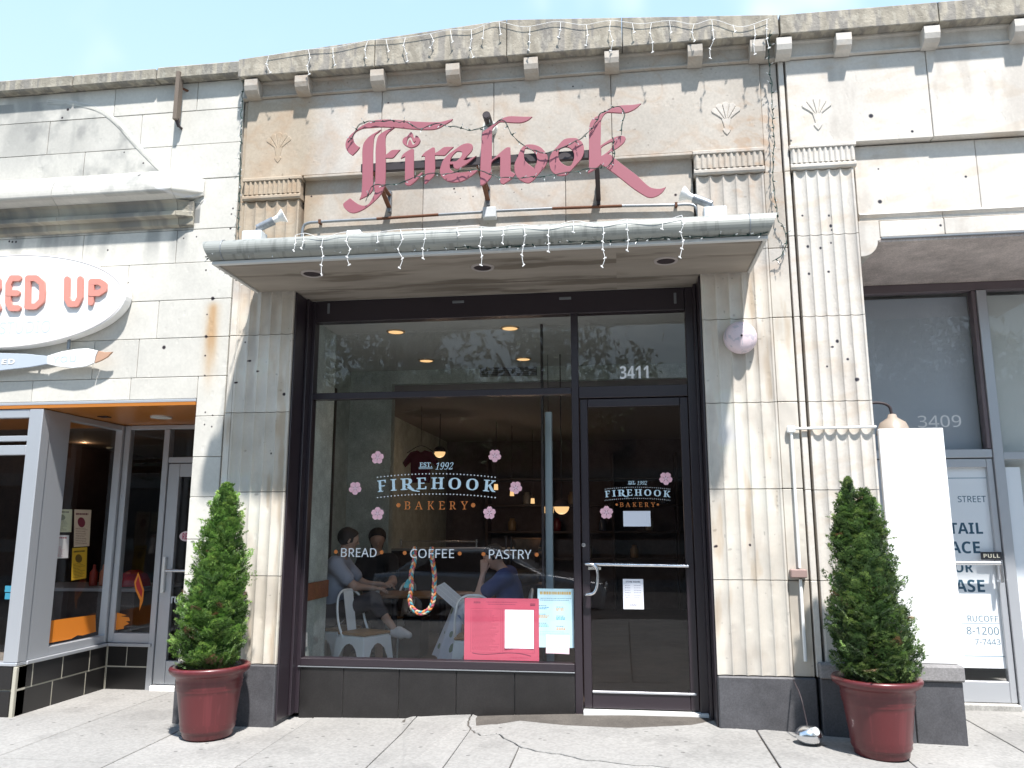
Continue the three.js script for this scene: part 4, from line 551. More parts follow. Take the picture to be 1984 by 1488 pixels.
// ---------- things fixed to the facade ----------
{
  const c = thing('electrical_conduit', 'grey conduit with rusty stretch and square junction box behind the red sign', 'conduit');
  const z = -0.025, q = (u, v) => { const p = W(u, v, z); return [p[0], p[1], z]; };
  P('pipe', tube([[W(588, 445, z)[0], 3.93, z], q(589, 437), q(598, 432), q(620, 430), q(730, 424)], 0.014, 40, 8), M.galv, c); P('pipe', tube([q(730, 424), q(850, 416)], 0.0145, 6, 8), M.rust, c); P('pipe', tube([q(850, 416), q(935, 411)], 0.014, 6, 8), M.galv, c);
  P('pipe', tube([q(962, 409), q(1070, 404)], 0.014, 6, 8), M.galv, c); P('pipe', tube([q(1070, 404), q(1205, 399)], 0.0145, 6, 8), M.rust, c); P('pipe', tube([q(1205, 399), q(1310, 397), q(1332, 396), q(1347, 400), [W(1352, 405, z)[0], 3.93, z]], 0.014, 40, 8), M.galv, c);
  const j = W(948, 411, 0.02); P('junction_box', cbox(j[0] - 0.06, j[1] - 0.05, -0.055, j[0] + 0.06, j[1] + 0.05, 0.03, 0.006), std(0.55, 0.57, 0.58, { roughness: 0.5 }), c);
  for (const [u, v] of [[620, 430], [1310, 397]]) { const p = W(u, v, z); P('pipe_strap', cbox(p[0] - 0.012, p[1] - 0.02, -0.056, p[0] + 0.012, p[1] + 0.02, -0.004, 0.003), M.rust, c); }
}
function floodlight(bx, s, label) {
  const f = thing('floodlight', label, 'lamp', 'floodlights on the canopy'), Y = 3.931, z = 0.77; const wht = std(0.62, 0.65, 0.66, { roughness: 0.45 });
  P('base_box', cbox(bx - 0.085, Y, z - 0.06, bx + 0.085, Y + 0.085, z + 0.06, 0.006), wht, f); P('swivel', rod([bx + s * 0.01, Y + 0.083, z], [bx + s * 0.03, Y + 0.135, z], 0.016), M.galv, f);
  P('lamp_holder', rod([bx + s * 0.02, Y + 0.12, z], [bx + s * 0.15, Y + 0.19, z - 0.02], 0.032, 0.036, 14), M.galv, f);
  P('lamp_bulb', [rod([bx + s * 0.14, Y + 0.186, z - 0.018], [bx + s * 0.19, Y + 0.214, z - 0.026], 0.022, 0.03, 14), rod([bx + s * 0.19, Y + 0.214, z - 0.026], [bx + s * 0.235, Y + 0.238, z - 0.033], 0.03, 0.062, 16)], M.white, f);
}
floodlight(W(494, 446, 0.77)[0], 1, 'pale floodlight on a square box above the fluted pier next to the studio');
floodlight(W(1384, 403, 0.77)[0], -1, 'pale floodlight on a square box above the fluted pier next to the leased building');
{ const q = W(688, 437, 0.76); solo('socket_box', cbox(q[0] - 0.06, 3.931, 0.72, q[0] + 0.06, 3.985, 0.80, 0.006), M.white, 'small white socket box lying on the canopy below the red sign', 'box'); }
{ // stub pipe
  const t = thing('vent_pipe', 'short dark pipe stub poking out of the frieze above the red sign', 'pipe'), p = W(944, 228, 0.15); const G2 = rod([p[0], p[1], -0.005], [p[0], p[1], 0.2], 0.036, 0.036, 18); P('pipe', G2, M.darkIron, t); P('flange', rod([p[0], p[1] - 0.03, 0.0], [p[0], p[1] - 0.03, 0.05], 0.075, 0.06, 18), M.offWhite, t); P('open_end', rod([p[0], p[1], 0.19], [p[0], p[1], 0.203], 0.029, 0.029, 16), M.darkIron, t);
}
{ // alarm bell
  const [x, y] = W(1435, 653, 0.06), r = 0.137, prof = [[0, 0.1], [0.05, 0.099], [0.1, 0.088], [0.128, 0.062], [0.137, 0.03], [0.137, 0.012], [0.13, 0.0]].map(p => new THREE.Vector2(...p)).reverse();
  const bt = texture(256, 256, (u, v) => { const k = 0.6 * sstep(0.4, 0.7, fbm(u * 8, v * 5, 4, 111)), e = sstep(0.6, 0.7, fbm(u * 12, v * 9, 4, 113)) * 0.5; const c = [0.96, 0.90, 0.915]; return c.map((q, i) => lerp(lerp(q, [0.93, 0.88, 0.90][i], k), [0.45, 0.56, 0.62][i], e * 0.5)); });
  const t = thing('alarm_bell', 'round pink and white painted alarm bell on the fluted pier', 'bell'); P('gong', new THREE.LatheGeometry(prof, 36).rotateX(Math.PI / 2).translate(x, y, 0.015), phys(0.75, 0.72, 0.73, { map: bt, roughness: 0.4 }), t); P('back_box', rod([x, y, -0.02], [x, y, 0.02], 0.07, 0.07, 18), M.galv, t); P('centre_nut', rod([x, y, 0.11], [x, y, 0.122], 0.01, 0.01, 6), M.darkIron, t);
}
{ // white conduit and strobe on the stone edge strip
  const t = thing('alarm_conduit', 'white painted conduit running down the stone edge beside the cypress pot', 'conduit'), z = 0.012, q = (u, v, zz = z) => { const p = W(u, v, zz); return [p[0], p[1], zz]; }; const X = W(1545, 1050, z)[0] + 0.005;
  P('pipe', [rod([X, 0.58, z], [X, W(1540, 1122, z)[1], z], 0.013), rod([X, W(1540, 1100, z)[1], z], [X, 2.39, z], 0.012)], M.white, t); P('pipe', rod([X - 0.03, 2.395, 0.016], [2.04, 2.40, 0.016], 0.011), M.white, t); P('elbow', cbox(X - 0.035, 2.36, -0.004, X + 0.03, 2.42, 0.035, 0.01), M.white, t);
  const b = W(1547, 1112, 0.03); P('box', cbox(b[0] - 0.062, b[1] - 0.028, -0.01, b[0] + 0.062, b[1] + 0.035, 0.06, 0.006), std(0.6, 0.42, 0.38, { map: grainTex }), t);
}
{ // chrome ground lamp
  const [x, z] = G(1569, 1444), y = gy(x, z), t = thing('ground_lamp', 'small chrome ball lamp on the pavement beside the cypress pot', 'lamp'); P('globe', new THREE.SphereGeometry(0.085, 24, 16).scale(1.15, 0.8, 1).translate(x, y + 0.07, z), M.chrome, t); P('lens', rod([x + 0.02, y + 0.1, z + 0.05], [x + 0.035, y + 0.115, z + 0.075], 0.035, 0.03, 16), M.bulbClear, t); P('cable', tube([[x, y + 0.12, z - 0.04], [x - 0.02, y + 0.3, z - 0.1], [x - 0.03, 0.45, 0.055 ]], 0.005), M.darkIron, t);
}
{ // iron hanger on the studio coping
  const [x, y0] = W(343, 235, 0.05), y1 = W(344, 137, 0.1)[1]; const t = thing('iron_hanger', 'rusty flat iron bar hanging below the studio coping', 'bracket'); P('bar', cbox(x - 0.022, y0, 0.02, x + 0.018, y1, 0.10, 0.004), std(0.30, 0.24, 0.19, { map: grainTex }), t); P('hook', [rod([x, y0 + 0.02, 0.06], [x + 0.01, y0 - 0.05, 0.03], 0.022, 0.014), rod([x + 0.01, y0 - 0.04, 0.04], [x + 0.01, y0 - 0.04, -0.03], 0.012)], M.darkIron, t); P('bolt', rod([x, y1 - 0.14, 0.03], [x + 0.05, y1 - 0.15, -0.03], 0.012), M.rust, t);
}

// ---------- strings of small lights ----------
function bulbGeo(p, dir, len = 0.03, r = 0.006) { const q = p.clone().addScaledVector(dir, len); return rod(p, q, r, r * 0.55, 6); }
function greenString(label, px, n, seed, group = 'green fairy light strings') {
  const t = thing('fairy_lights', label, 'string lights', group), r = rng(seed), pts = px.map(([u, v, z]) => P3(u, v, z)), c = new THREE.CatmullRomCurve3(pts, false, 'centripetal');
  const jit = []; const m = n * 2; for (let i = 0; i <= m; i++) { const p = c.getPointAt(i / m); jit.push(p.add(new THREE.Vector3((r() - 0.5) * 0.016, (r() - 0.5) * 0.016, r() * 0.012))); }
  P('wire', [tube(jit, 0.0026, m * 3, 5), tube(jit.map((p, i) => p.clone().add(new THREE.Vector3(Math.sin(i * 1.3) * 0.006, Math.cos(i * 1.3) * 0.006, 0.004))), 0.0022, m * 3, 5)], M.wireG, t);
  const b = [], h = []; for (let i = 0; i < n; i++) { const p = c.getPointAt((i + 0.5) / n), d = new THREE.Vector3(r() - 0.5, r() - 0.65, 0.35).normalize(); h.push(bulbGeo(p, d, 0.024, 0.0065)); b.push(bulbGeo(p.clone().addScaledVector(d, 0.022), d, 0.02, 0.0045)); }
  P('bulb_holders', h, M.wireG, t).userData.kind = 'stuff'; P('bulbs', b, M.bulbClear, t).userData.kind = 'stuff';
}
function icicles(label, main, drops, z, seed) {
  const t = thing('icicle_lights', label, 'string lights'), r = rng(seed), w = [], b = [];
  const mp = main.map(([u, v]) => P3(u, v, z)); w.push(tube(mp, 0.0025, main.length * 8, 5));
  for (const [u, v0, v1] of drops) { const n = Math.max(1, Math.round((v1 - v0) / 17)), pts = [P3(u, v0, z)]; let s = r() > 0.5 ? 1 : -1; for (let k = 1; k <= n; k++) { const p = P3(u + s * (2 + r() * 5), lerp(v0, v1, k / n), z + 0.004 + r() * 0.012); pts.push(p); b.push(bulbGeo(p, new THREE.Vector3(-s * (0.3 + r()), -0.6, 0.2).normalize(), 0.026, 0.0066)); s = r() > 0.25 ? -s : s; } w.push(tube(pts, 0.0025, pts.length * 5, 5)); }
  P('wire', w, M.wireW, t); P('bulbs', b, M.white, t).userData.kind = 'stuff';
}
icicles('white icicle lights draped along the rounded canopy edge', [[572, 456], [590, 452], [625, 461], [665, 450], [715, 452], [770, 445], [825, 443], [880, 441], [915, 438], [960, 441], [1010, 435], [1062, 441], [1112, 428], [1165, 436], [1213, 425], [1265, 432], [1322, 417]], [[572, 456, 484], [588, 453, 480], [626, 461, 530], [675, 452, 512], [731, 452, 468], [776, 445, 518], [823, 443, 500], [885, 441, 455], [932, 440, 513], [975, 439, 470], [1014, 436, 512], [1064, 440, 487], [1111, 429, 449], [1168, 435, 515], [1215, 425, 484], [1284, 430, 443], [1321, 417, 497]], 0.928, 3);
icicles('white icicle lights draped over the gabled bakery parapet', [[517, 108], [595, 96], [650, 92], [715, 78], [760, 76], [830, 66], [870, 58], [915, 57], [960, 42], [1015, 52], [1078, 42], [1130, 48], [1183, 40], [1240, 46], [1300, 40], [1345, 47], [1380, 38], [1435, 52], [1490, 36]], [[521, 108, 140], [597, 96, 143], [645, 93, 125], [712, 80, 112], [748, 77, 98], [785, 74, 118], [834, 66, 92], [872, 58, 80], [913, 57, 110], [938, 50, 74], [967, 43, 66], [1027, 52, 96], [1086, 43, 72], [1136, 48, 88], [1183, 40, 98], [1225, 45, 62], [1262, 45, 100], [1297, 41, 62], [1345, 46, 78], [1379, 39, 112], [1420, 48, 60], [1461, 48, 104], [1486, 37, 92]], 0.17, 9);
greenString('green fairy lights running along the underside of the canopy front', [[402, 497, .87], [480, 491, .862], [560, 490, .86], [640, 486, .862], [720, 483, .862], [800, 479, .862], [850, 478, .862], [930, 481, .862], [1000, 478, .86], [1050, 470, .864], [1120, 469, .862], [1200, 466, .862], [1300, 462, .862], [1400, 458, .862], [1488, 452, .87]], 44, 11);
greenString('green fairy lights hanging down the joint beside the leased building', [[1492, 60, .16], [1490, 120, .06], [1495, 170, .03], [1497, 230, .03], [1499, 290, .03], [1498, 345, .03], [1503, 400, .03], [1510, 430, .03], [1524, 462, .03], [1512, 495, .03], [1496, 508, .02]], 26, 13);
greenString('green fairy lights hanging down the joint beside the studio', [[473, 150, .1], [470, 200, .03], [468, 260, .03], [466, 310, .03], [465, 360, .03], [464, 410, .03], [461, 450, .03]], 18, 17);
greenString('green fairy lights drooping from the canopy corner beside the studio', [[400, 498, .86], [425, 515, .62], [448, 535, .38], [470, 548, .2], [492, 560, .05]], 12, 19);
greenString('green fairy lights draped over the top of the red sign', [[676, 276, .52], [705, 240, .52], [745, 236, .525], [785, 238, .525], [815, 250, .525], [845, 240, .525], [875, 246, .525], [920, 253, .525], [945, 246, .525], [972, 234, .525], [990, 256, .52], [1015, 282, .52], [1060, 297, .525], [1090, 287, .525], [1140, 258, .52], [1160, 228, .525], [1178, 211, .525], [1205, 210, .525], [1204, 262, .52]], 34, 23);
greenString('green fairy lights draped along the bottom of the red sign', [[710, 390, .52], [722, 362, .525], [750, 360, .525], [790, 350, .525], [822, 340, .525], [870, 336, .525], [925, 330, .525], [960, 342, .525], [1020, 345, .525], [1070, 340, .525], [1130, 330, .525], [1178, 322, .525], [1190, 300, .525], [1186, 268, .52]], 26, 29);

// ---------- bakery interior ----------
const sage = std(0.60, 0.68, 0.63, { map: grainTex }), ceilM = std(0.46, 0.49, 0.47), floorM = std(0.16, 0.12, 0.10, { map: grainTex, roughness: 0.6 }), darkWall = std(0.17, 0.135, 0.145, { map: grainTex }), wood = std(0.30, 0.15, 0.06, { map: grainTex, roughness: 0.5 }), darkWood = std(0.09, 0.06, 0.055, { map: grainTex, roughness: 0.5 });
const FY = 0.105;
structure('shop_floor', boxUV(box(-3.5, -0.1, -9.0, 1.45, FY, -0.475)), floorM);
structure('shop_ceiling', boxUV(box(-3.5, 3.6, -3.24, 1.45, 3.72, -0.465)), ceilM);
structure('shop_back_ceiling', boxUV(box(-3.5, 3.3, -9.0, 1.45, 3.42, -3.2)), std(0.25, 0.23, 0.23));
structure('shop_left_wall', [boxUV(box(-3.54, FY, -9.0, -3.46, 3.6, -1.13)), boxUV(box(-3.54, FY, -1.128, -2.935, 3.6, -0.465))], sage);
structure('shop_right_wall', boxUV(box(1.38, FY, -9.0, 1.46, 3.6, -0.465)), sage);
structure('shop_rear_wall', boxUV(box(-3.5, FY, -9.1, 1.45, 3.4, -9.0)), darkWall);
{ const ox = W(756, 900, -3.1)[0], oy = W(900, 741, -3.1)[1]; structure('shop_cross_wall', [boxUV(box(-3.458, FY, -3.25, ox, 3.598, -3.1)), boxUV(box(ox, oy, -3.25, 1.378, 3.598, -3.1))], sage);
  const a = W(930, 730, -3.095), b = W(1040, 706, -3.095), v = thing('air_vent', 'dark slatted air vent on the wall above the bakery seating', 'vent'); P('frame', box(a[0], a[1], -3.099, b[0], b[1], -3.085), std(0.10, 0.09, 0.09), v); for (let i = 0; i < 6; i++) { const y = lerp(a[1], b[1], (i + 0.5) / 6); P('slat', box(a[0] + 0.01, y - 0.006, -3.084, b[0] - 0.01, y + 0.006, -3.07), std(0.2, 0.2, 0.2), v); } }
{ const l = thing('chair_rail', 'orange brown wooden rail on the pale green wall inside the window', 'rail'); P('board', boxUV(cbox(-2.934, 0.93, -1.12, -2.912, 1.09, -0.47, 0.004)), std(0.36, 0.13, 0.05, { map: grainTex }), l);
  const o = thing('wall_socket', 'white double wall socket below the wooden rail', 'socket'); P('plate', cbox(-2.934, 0.515, -0.66, -2.926, 0.645, -0.575, 0.003), M.white, o); for (const y of [0.55, 0.605]) P('outlet', box(-2.9262, y - 0.018, -0.632, -2.924, y + 0.018, -0.604), M.offWhite, o);
  const p = thing('wall_picture', 'tall dark framed picture on the wall behind the seated pair', 'picture'); P('frame', boxUV(box(-3.459, 0.8, -2.55, -3.43, 3.28, -1.75)), darkWood, p); P('canvas', boxUV(box(-3.4299, 0.86, -2.49, -3.425, 3.22, -1.81)), std(0.09, 0.07, 0.06, { map: grimeTex }), p); }
const warm = new THREE.MeshStandardMaterial({ color: 0x000000, emissive: new THREE.Color(1, 0.62, 0.28), emissiveIntensity: 0.36 });
[[767, 642], [988, 635], [826, 698], [1014, 695]].forEach(([u, v], i) => {
  const [x, z] = WY(u, v, 3.6), t = thing('ceiling_downlight', 'round warm ceiling downlight inside the bakery window', 'lamp', 'downlights in the bakery ceiling'); P('trim_ring', new THREE.TorusGeometry(0.085, 0.012, 8, 28).rotateX(Math.PI / 2).translate(x, 3.598, z), std(0.5, 0.36, 0.22), t); P('lens', rod([x, 3.590, z], [x, 3.597, z], 0.078, 0.078, 24), warm, t);
  const s = new THREE.SpotLight(0xffd0a0, 0.25, 0, 1.0, 0.6, 2); s.position.set(x, 3.58, z); s.target.position.set(x, 0, z); s.castShadow = true; s.shadow.radius = 3; scene.add(s, s.target);
});
function pendant(u, v, z, top, label, dome) { const [x, y] = W(u, v, z), t = thing('pendant_lamp', label, 'lamp', 'pendant lamps in the bakery'); P('cord', rod([x, y + 0.05, z], [x, top, z], 0.006), M.darkIron, t);
  if (dome) { P('shade', new THREE.SphereGeometry(0.09, 20, 10, 0, 6.3, 0, Math.PI / 2).translate(x, y - 0.02, z), std(0.05, 0.03, 0.03), t); P('bulb', new THREE.SphereGeometry(0.085, 18, 10, 0, 6.3, Math.PI / 2, Math.PI / 2).translate(x, y - 0.022, z), warm, t); } else { P('socket', rod([x, y + 0.04, z], [x, y + 0.1, z], 0.02), M.darkIron, t); P('bulb', rod([x, y - 0.05, z], [x, y + 0.04, z], 0.035, 0.03, 12), warm, t); }
  const s = new THREE.PointLight(0xffd8b8, 0.07, 0, 2); s.position.set(x, y - 0.15, z); s.castShadow = true; scene.add(s); }
pendant(1088, 978, -2.4, 3.6, 'dome pendant lamp hanging behind the glass partition', true);
pendant(852, 873, -5.0, 3.3, 'pendant lamp hanging above the word on the glass', true);
pendant(961, 943, -6.0, 3.3, 'slim amber pendant lamp over the bakery counter', false); pendant(992, 955, -6.6, 3.3, 'slim amber pendant lamp over the bakery counter', false); pendant(1032, 970, -7.2, 3.3, 'slim amber pendant lamp over the bakery counter', false);
{ // glass partition by the entrance
  const t = thing('glass_partition', 'dark edged glass partition with pale blue post beside the bakery door', 'partition'), x = W(1052, 900, -1.0)[0]; P('edge', cbox(x - 0.012, FY, -0.98, x + 0.012, 3.595, -0.94, 0.003), M.darkIron, t); P('post', cbox(x + 0.02, FY, -1.06, x + 0.09, 2.72, -0.99, 0.006), std(0.34, 0.42, 0.45), t); P('pane', new THREE.PlaneGeometry(1.2, 3.4).rotateY(Math.PI / 2).translate(x, 1.82, -1.6), M.glass, t); }
{ // counter, shelf rack, shirt display
  const c = thing('bakery_counter', 'dark bakery counter with pale top and chrome rail', 'counter'); const a = W(745, 1062, -5), b = W(930, 1062, -5); P('front', boxUV(box(a[0], FY, -5.7, b[0] + 0.8, a[1] - 0.04, -5.02)), darkWood, c); P('top', boxUV(cbox(a[0] - 0.05, a[1] - 0.04, -5.75, b[0] + 0.85, a[1], -4.97, 0.006)), std(0.45, 0.43, 0.40), c); const h = W(800, 1049, -5); P('rail', rod([a[0] + 0.2, h[1], -5.1], [b[0] - 0.05, h[1], -5.1], 0.012), M.chrome, c); for (const x of [a[0] + 0.22, b[0] - 0.07]) P('rail_post', rod([x, a[1], -5.1], [x, h[1] + 0.03, -5.1], 0.014), M.chrome, c);
  const s = thing('back_shelving', 'dark wooden shelving behind the bakery counter', 'shelf'); for (const y of [1.0, 1.5, 2.0, 2.5]) P('shelf', boxUV(box(-2.6, y, -8.98, 1.2, y + 0.04, -8.6)), darkWood, s); for (const x of [-2.6, -1.4, -0.2, 1.0]) P('upright', boxUV(box(x, FY, -8.98, x + 0.05, 3.0, -8.55)), darkWood, s);
  const r = rng(31), cols = [[0.2, 0.02, 0.03], [0.3, 0.2, 0.1], [0.35, 0.33, 0.3], [0.08, 0.1, 0.16]]; for (let i = 0; i < 12; i++) { const x = -2.4 + i * 0.29, y = [1.04, 1.54, 2.04][i % 3]; solo('jar', new THREE.LatheGeometry([[0, 0], [0.07, 0], [0.08, 0.03], [0.08, 0.17], [0.05, 0.2], [0.05, 0.24], [0, 0.245]].map(p => new THREE.Vector2(...p)), 14).translate(x, y, -8.75), std(...cols[i % 4], { roughness: 0.3 }), ['dark red', 'tan', 'pale grey', 'dark blue'][i % 4] + ' jar on the shelves behind the bakery counter', 'jar', 'jars on the back shelves'); }
  const d = thing('display_rack', 'wire display rack of baskets beside the partition', 'rack'), [dx] = W(1025, 1100, -2.6); for (const y of [0.6, 0.95, 1.3]) { P('shelf', boxUV(box(dx - 0.25, y, -2.85, dx + 0.2, y + 0.025, -2.4)), darkWood, d); } for (const x of [-0.24, 0.19]) for (const z of [-2.84, -2.42]) P('upright', rod([dx + x, FY, z], [dx + x, 1.5, z], 0.012), M.darkIron, d);
  const wk = std(0.20, 0.12, 0.07, { map: grainTex }); for (const [y, k] of [[0.625, 'on the lowest shelf'], [0.975, 'on the middle shelf'], [1.325, 'on the top shelf']]) solo('basket', new THREE.LatheGeometry([[0.02, 0], [0.13, 0], [0.17, 0.15], [0.18, 0.16], [0.165, 0.155], [0.125, 0.01]].map(p => new THREE.Vector2(...p)), 18).translate(dx - 0.03, y, -2.62), wk, 'brown wicker basket ' + k + ' of the wire rack', 'basket', 'baskets on the rack');
  const rd = W(815, 905, -4.2); const hg = thing('hanging_shirt', 'dark red shirt hanging on display deep in the bakery', 'shirt'); P('cloth', profZ([[-0.22, -0.35], [0.22, -0.35], [0.23, 0.12], [0.36, 0.0], [0.42, 0.1], [0.24, 0.34], [0.09, 0.38], [0, 0.33], [-0.09, 0.38], [-0.24, 0.34], [-0.42, 0.1], [-0.36, 0.0], [-0.23, 0.12]].map(([x, y]) => [rd[0] + x * 0.62, rd[1] + y * 0.62]), -4.24, -4.17, [], 0.02), std(0.13, 0.012, 0.03), hg); P('hanger', [tube([[rd[0] - 0.2, rd[1] + 0.2, -4.2], [rd[0], rd[1] + 0.3, -4.2], [rd[0] + 0.2, rd[1] + 0.2, -4.2]], 0.006), rod([rd[0], rd[1] + 0.3, -4.2], [rd[0], 3.3, -4.2], 0.003)], M.darkIron, hg); }
// café chairs
const chairW = phys(0.80, 0.84, 0.84, { roughness: 0.35, metalness: 0.1 });
function makeChair() {
  const t = thing('cafe_chair', '', 'chair', 'white metal café chairs');
  P('seat', boxUV(cbox(-0.19, 0.452, -0.18, 0.19, 0.478, 0.19, 0.01)), std(0.42, 0.24, 0.09, { map: grainTex, roughness: 0.45 }), t); P('seat_pan', cbox(-0.183, 0.405, -0.173, 0.183, 0.45, 0.183, 0.012), chairW, t);
  for (const sx of [-1, 1]) for (const sz of [-1, 1]) {
    const prof = [[0, 0.43], [-0.04, 0], [0.018, 0], [0.03, 0.12], [0.055, 0.24], [0.095, 0.325], [0.14, 0.365], [0.184, 0.378], [0.184, 0.43]]; const gs = [];
    for (const f of [0, 1]) { const g = profZ(prof.slice().reverse(), -0.004, 0.004), p = g.attributes.position; for (let i = 0; i < p.count; i++) { const tt = p.getX(i), y = p.getY(i), o = p.getZ(i), sp = 0.04 * (1 - y / 0.43); if (f === 0) p.setXYZ(i, sx * (0.185 - tt), y, sz * (0.186 + sp) + o); else p.setXYZ(i, sx * (0.187 + sp) + o, y, sz * (0.185 - tt)); } g.computeVertexNormals(); gs.push(g); }
    P('leg', gs, chairW, t);
  }
  P('back_frame', tube([[-0.185, 0.42, -0.10], [-0.183, 0.55, -0.17], [-0.172, 0.70, -0.21], [-0.135, 0.82, -0.235], [-0.07, 0.862, -0.245], [0, 0.87, -0.247], [0.07, 0.862, -0.245], [0.135, 0.82, -0.235], [0.172, 0.70, -0.21], [0.183, 0.55, -0.17], [0.185, 0.42, -0.10]], 0.0125, 70, 10), chairW, t);
  { const g = new THREE.BoxGeometry(0.115, 0.42, 0.006, 4, 10, 1), p = g.attributes.position; for (let i = 0; i < p.count; i++) { const y = p.getY(i) + 0.21; p.setXYZ(i, p.getX(i) * (1 + (y / 0.42) * 0.15), 0.445 + y, p.getZ(i) - 0.165 - 0.08 * (y / 0.42)); } g.computeVertexNormals(); P('back_slat', g, chairW, t); }
  return t;
}
const chairs = [[705, 1228, -1.3, 63, 'white metal café chair with wooden seat, empty in front of the seated man'], [640, 1228, -1.62, 70, 'white metal café chair under the man in the grey shirt'], [758, 1200, -2.75, -110, 'white metal café chair on the far side of the table, behind the braided cord'], [922, 1240, -1.14, 184, 'white metal café chair with its back to the window, behind the pink notice'], [985, 1228, -1.66, -80, 'white metal café chair under the person in the blue shirt']];
let chair0; chairs.forEach(([u, v, z, a, label], i) => { const c = i ? chair0.clone() : (chair0 = makeChair()); if (i) { c.name = num('cafe_chair'); c.userData = { ...chair0.userData }; scene.add(c); } c.userData.label = label; c.position.set(W(u, v, z)[0] + (i === 1 ? 0.06 : 0), FY, z); c.rotation.y = a * Math.PI / 180; c.userData.placed = true; });
for (const c of scene.children) if (c.userData.placed) { delete c.userData.placed; c.userData.category = 'chair'; const k = tops.indexOf(c); if (k >= 0) tops.splice(k, 1); }
{ const t = thing('cafe_table', 'dark wooden café table between the seated pair and the braided cord', 'table'); P('tabletop', boxUV(cbox(-2.86, 0.845, -2.55, -1.72, 0.885, -1.92, 0.008)), wood, t); for (const x of [-2.55, -2.0]) { P('leg', rod([x, FY + 0.03, -2.23], [x, 0.845, -2.23], 0.035), M.darkIron, t); P('foot', cbox(x - 0.2, FY, -2.45, x + 0.2, FY + 0.03, -2.02, 0.008), M.darkIron, t); }
  solo('coffee_cup', new THREE.LatheGeometry([[0, 0], [0.03, 0], [0.04, 0.09], [0.043, 0.095], [0.038, 0.09], [0.028, 0.006], [0, 0.006]].map(p => new THREE.Vector2(...p)), 18).translate(-2.7, 0.887, -2.05), M.white, 'small white cup on the dark café table', 'cup'); }
// braided cord loop hanging inside the window
{
  const z = ZG - 0.03, t = thing('braided_cord', 'multicoloured braided cord loop hanging inside the bakery window', 'cord'), c = new THREE.CatmullRomCurve3([[803, 1060], [803, 1085], [797, 1110], [797, 1140], [794, 1160], [799, 1178], [815, 1188], [831, 1181], [839, 1165], [841, 1140], [842, 1115], [838, 1085], [836, 1060]].map(([u, v]) => P3(u, v, z)));
  const cols = [std(0.68, 0.22, 0.06), std(0.08, 0.30, 0.34), std(0.55, 0.42, 0.28), std(0.40, 0.08, 0.12)]; const N = 170, fr = c.computeFrenetFrames(N);
  for (let s = 0; s < 4; s++) { const pts = []; for (let i = 0; i <= N; i++) { const p = c.getPointAt(i / N), tg = c.getTangentAt(i / N), nx = new THREE.Vector3(-tg.y, tg.x, 0), a = i / N * 62 + s * 1.571; pts.push(p.addScaledVector(nx, Math.sin(a) * 0.012).add(new THREE.Vector3(0, 0, Math.sin(2 * a) * 0.008))); } P('strand', tube(pts, 0.0105, 420, 7), cols[s], t); }
  const k = P3(791, 1122, z); P('tassel', [0, 1, 2, 3, 4].map(i => tube([k, k.clone().add(new THREE.Vector3(-0.02 + i * 0.006, -0.03, 0.004)), k.clone().add(new THREE.Vector3(-0.035 + i * 0.013, -0.075, 0.002))], 0.006, 8, 5)), cols[1], t);
}
// ---------- people: signed distance bodies ----------
function surfaceNet(f, mn, mx, h) {
  const n = [0, 1, 2].map(k => Math.ceil((mx[k] - mn[k]) / h) + 1), [nx, ny, nz] = n, v = new Float32Array(nx * ny * nz), id = (i, j, k) => i + nx * (j + ny * k);
  for (let k = 0; k < nz; k++) for (let j = 0; j < ny; j++) for (let i = 0; i < nx; i++) v[id(i, j, k)] = f(mn[0] + i * h, mn[1] + j * h, mn[2] + k * h);
  const vi = new Int32Array(nx * ny * nz).fill(-1), pos = [], idx = [];
  const E = []; for (let a = 0; a < 8; a++) for (const b of [1, 2, 4]) if (!(a & b)) E.push([a, a | b]);
  for (let k = 0; k + 1 < nz; k++) for (let j = 0; j + 1 < ny; j++) for (let i = 0; i + 1 < nx; i++) {
    const c = []; let m = 0; for (let a = 0; a < 8; a++) { c[a] = v[id(i + (a & 1), j + (a >> 1 & 1), k + (a >> 2 & 1))]; if (c[a] < 0) m |= 1 << a; } if (m === 0 || m === 255) continue;
    let x = 0, y = 0, z = 0, q = 0; for (const [a, b] of E) if ((c[a] < 0) !== (c[b] < 0)) { const t = c[a] / (c[a] - c[b]); x += lerp(a & 1, b & 1, t); y += lerp(a >> 1 & 1, b >> 1 & 1, t); z += lerp(a >> 2 & 1, b >> 2 & 1, t); q++; }
    vi[id(i, j, k)] = pos.length / 3; pos.push(mn[0] + (i + x / q) * h, mn[1] + (j + y / q) * h, mn[2] + (k + z / q) * h);
  }
  for (let k = 1; k + 1 < nz; k++) for (let j = 1; j + 1 < ny; j++) for (let i = 1; i + 1 < nx; i++) {
    const s = v[id(i, j, k)] < 0; const q = (a, b, c, d, fl) => { if (a < 0 || b < 0 || c < 0 || d < 0) return; fl ? idx.push(a, b, c, a, c, d) : idx.push(a, c, b, a, d, c); };
    if (s !== v[id(i + 1, j, k)] < 0) q(vi[id(i, j - 1, k - 1)], vi[id(i, j, k - 1)], vi[id(i, j, k)], vi[id(i, j - 1, k)], s);
    if (s !== v[id(i, j + 1, k)] < 0) q(vi[id(i - 1, j, k - 1)], vi[id(i - 1, j, k)], vi[id(i, j, k)], vi[id(i, j, k - 1)], s);
    if (s !== v[id(i, j, k + 1)] < 0) q(vi[id(i - 1, j - 1, k)], vi[id(i, j - 1, k)], vi[id(i, j, k)], vi[id(i - 1, j, k)], s);
  }
  const g = new THREE.BufferGeometry(); g.setAttribute('position', new THREE.Float32BufferAttribute(pos, 3)); g.setIndex(idx); g.computeVertexNormals(); return g;
}
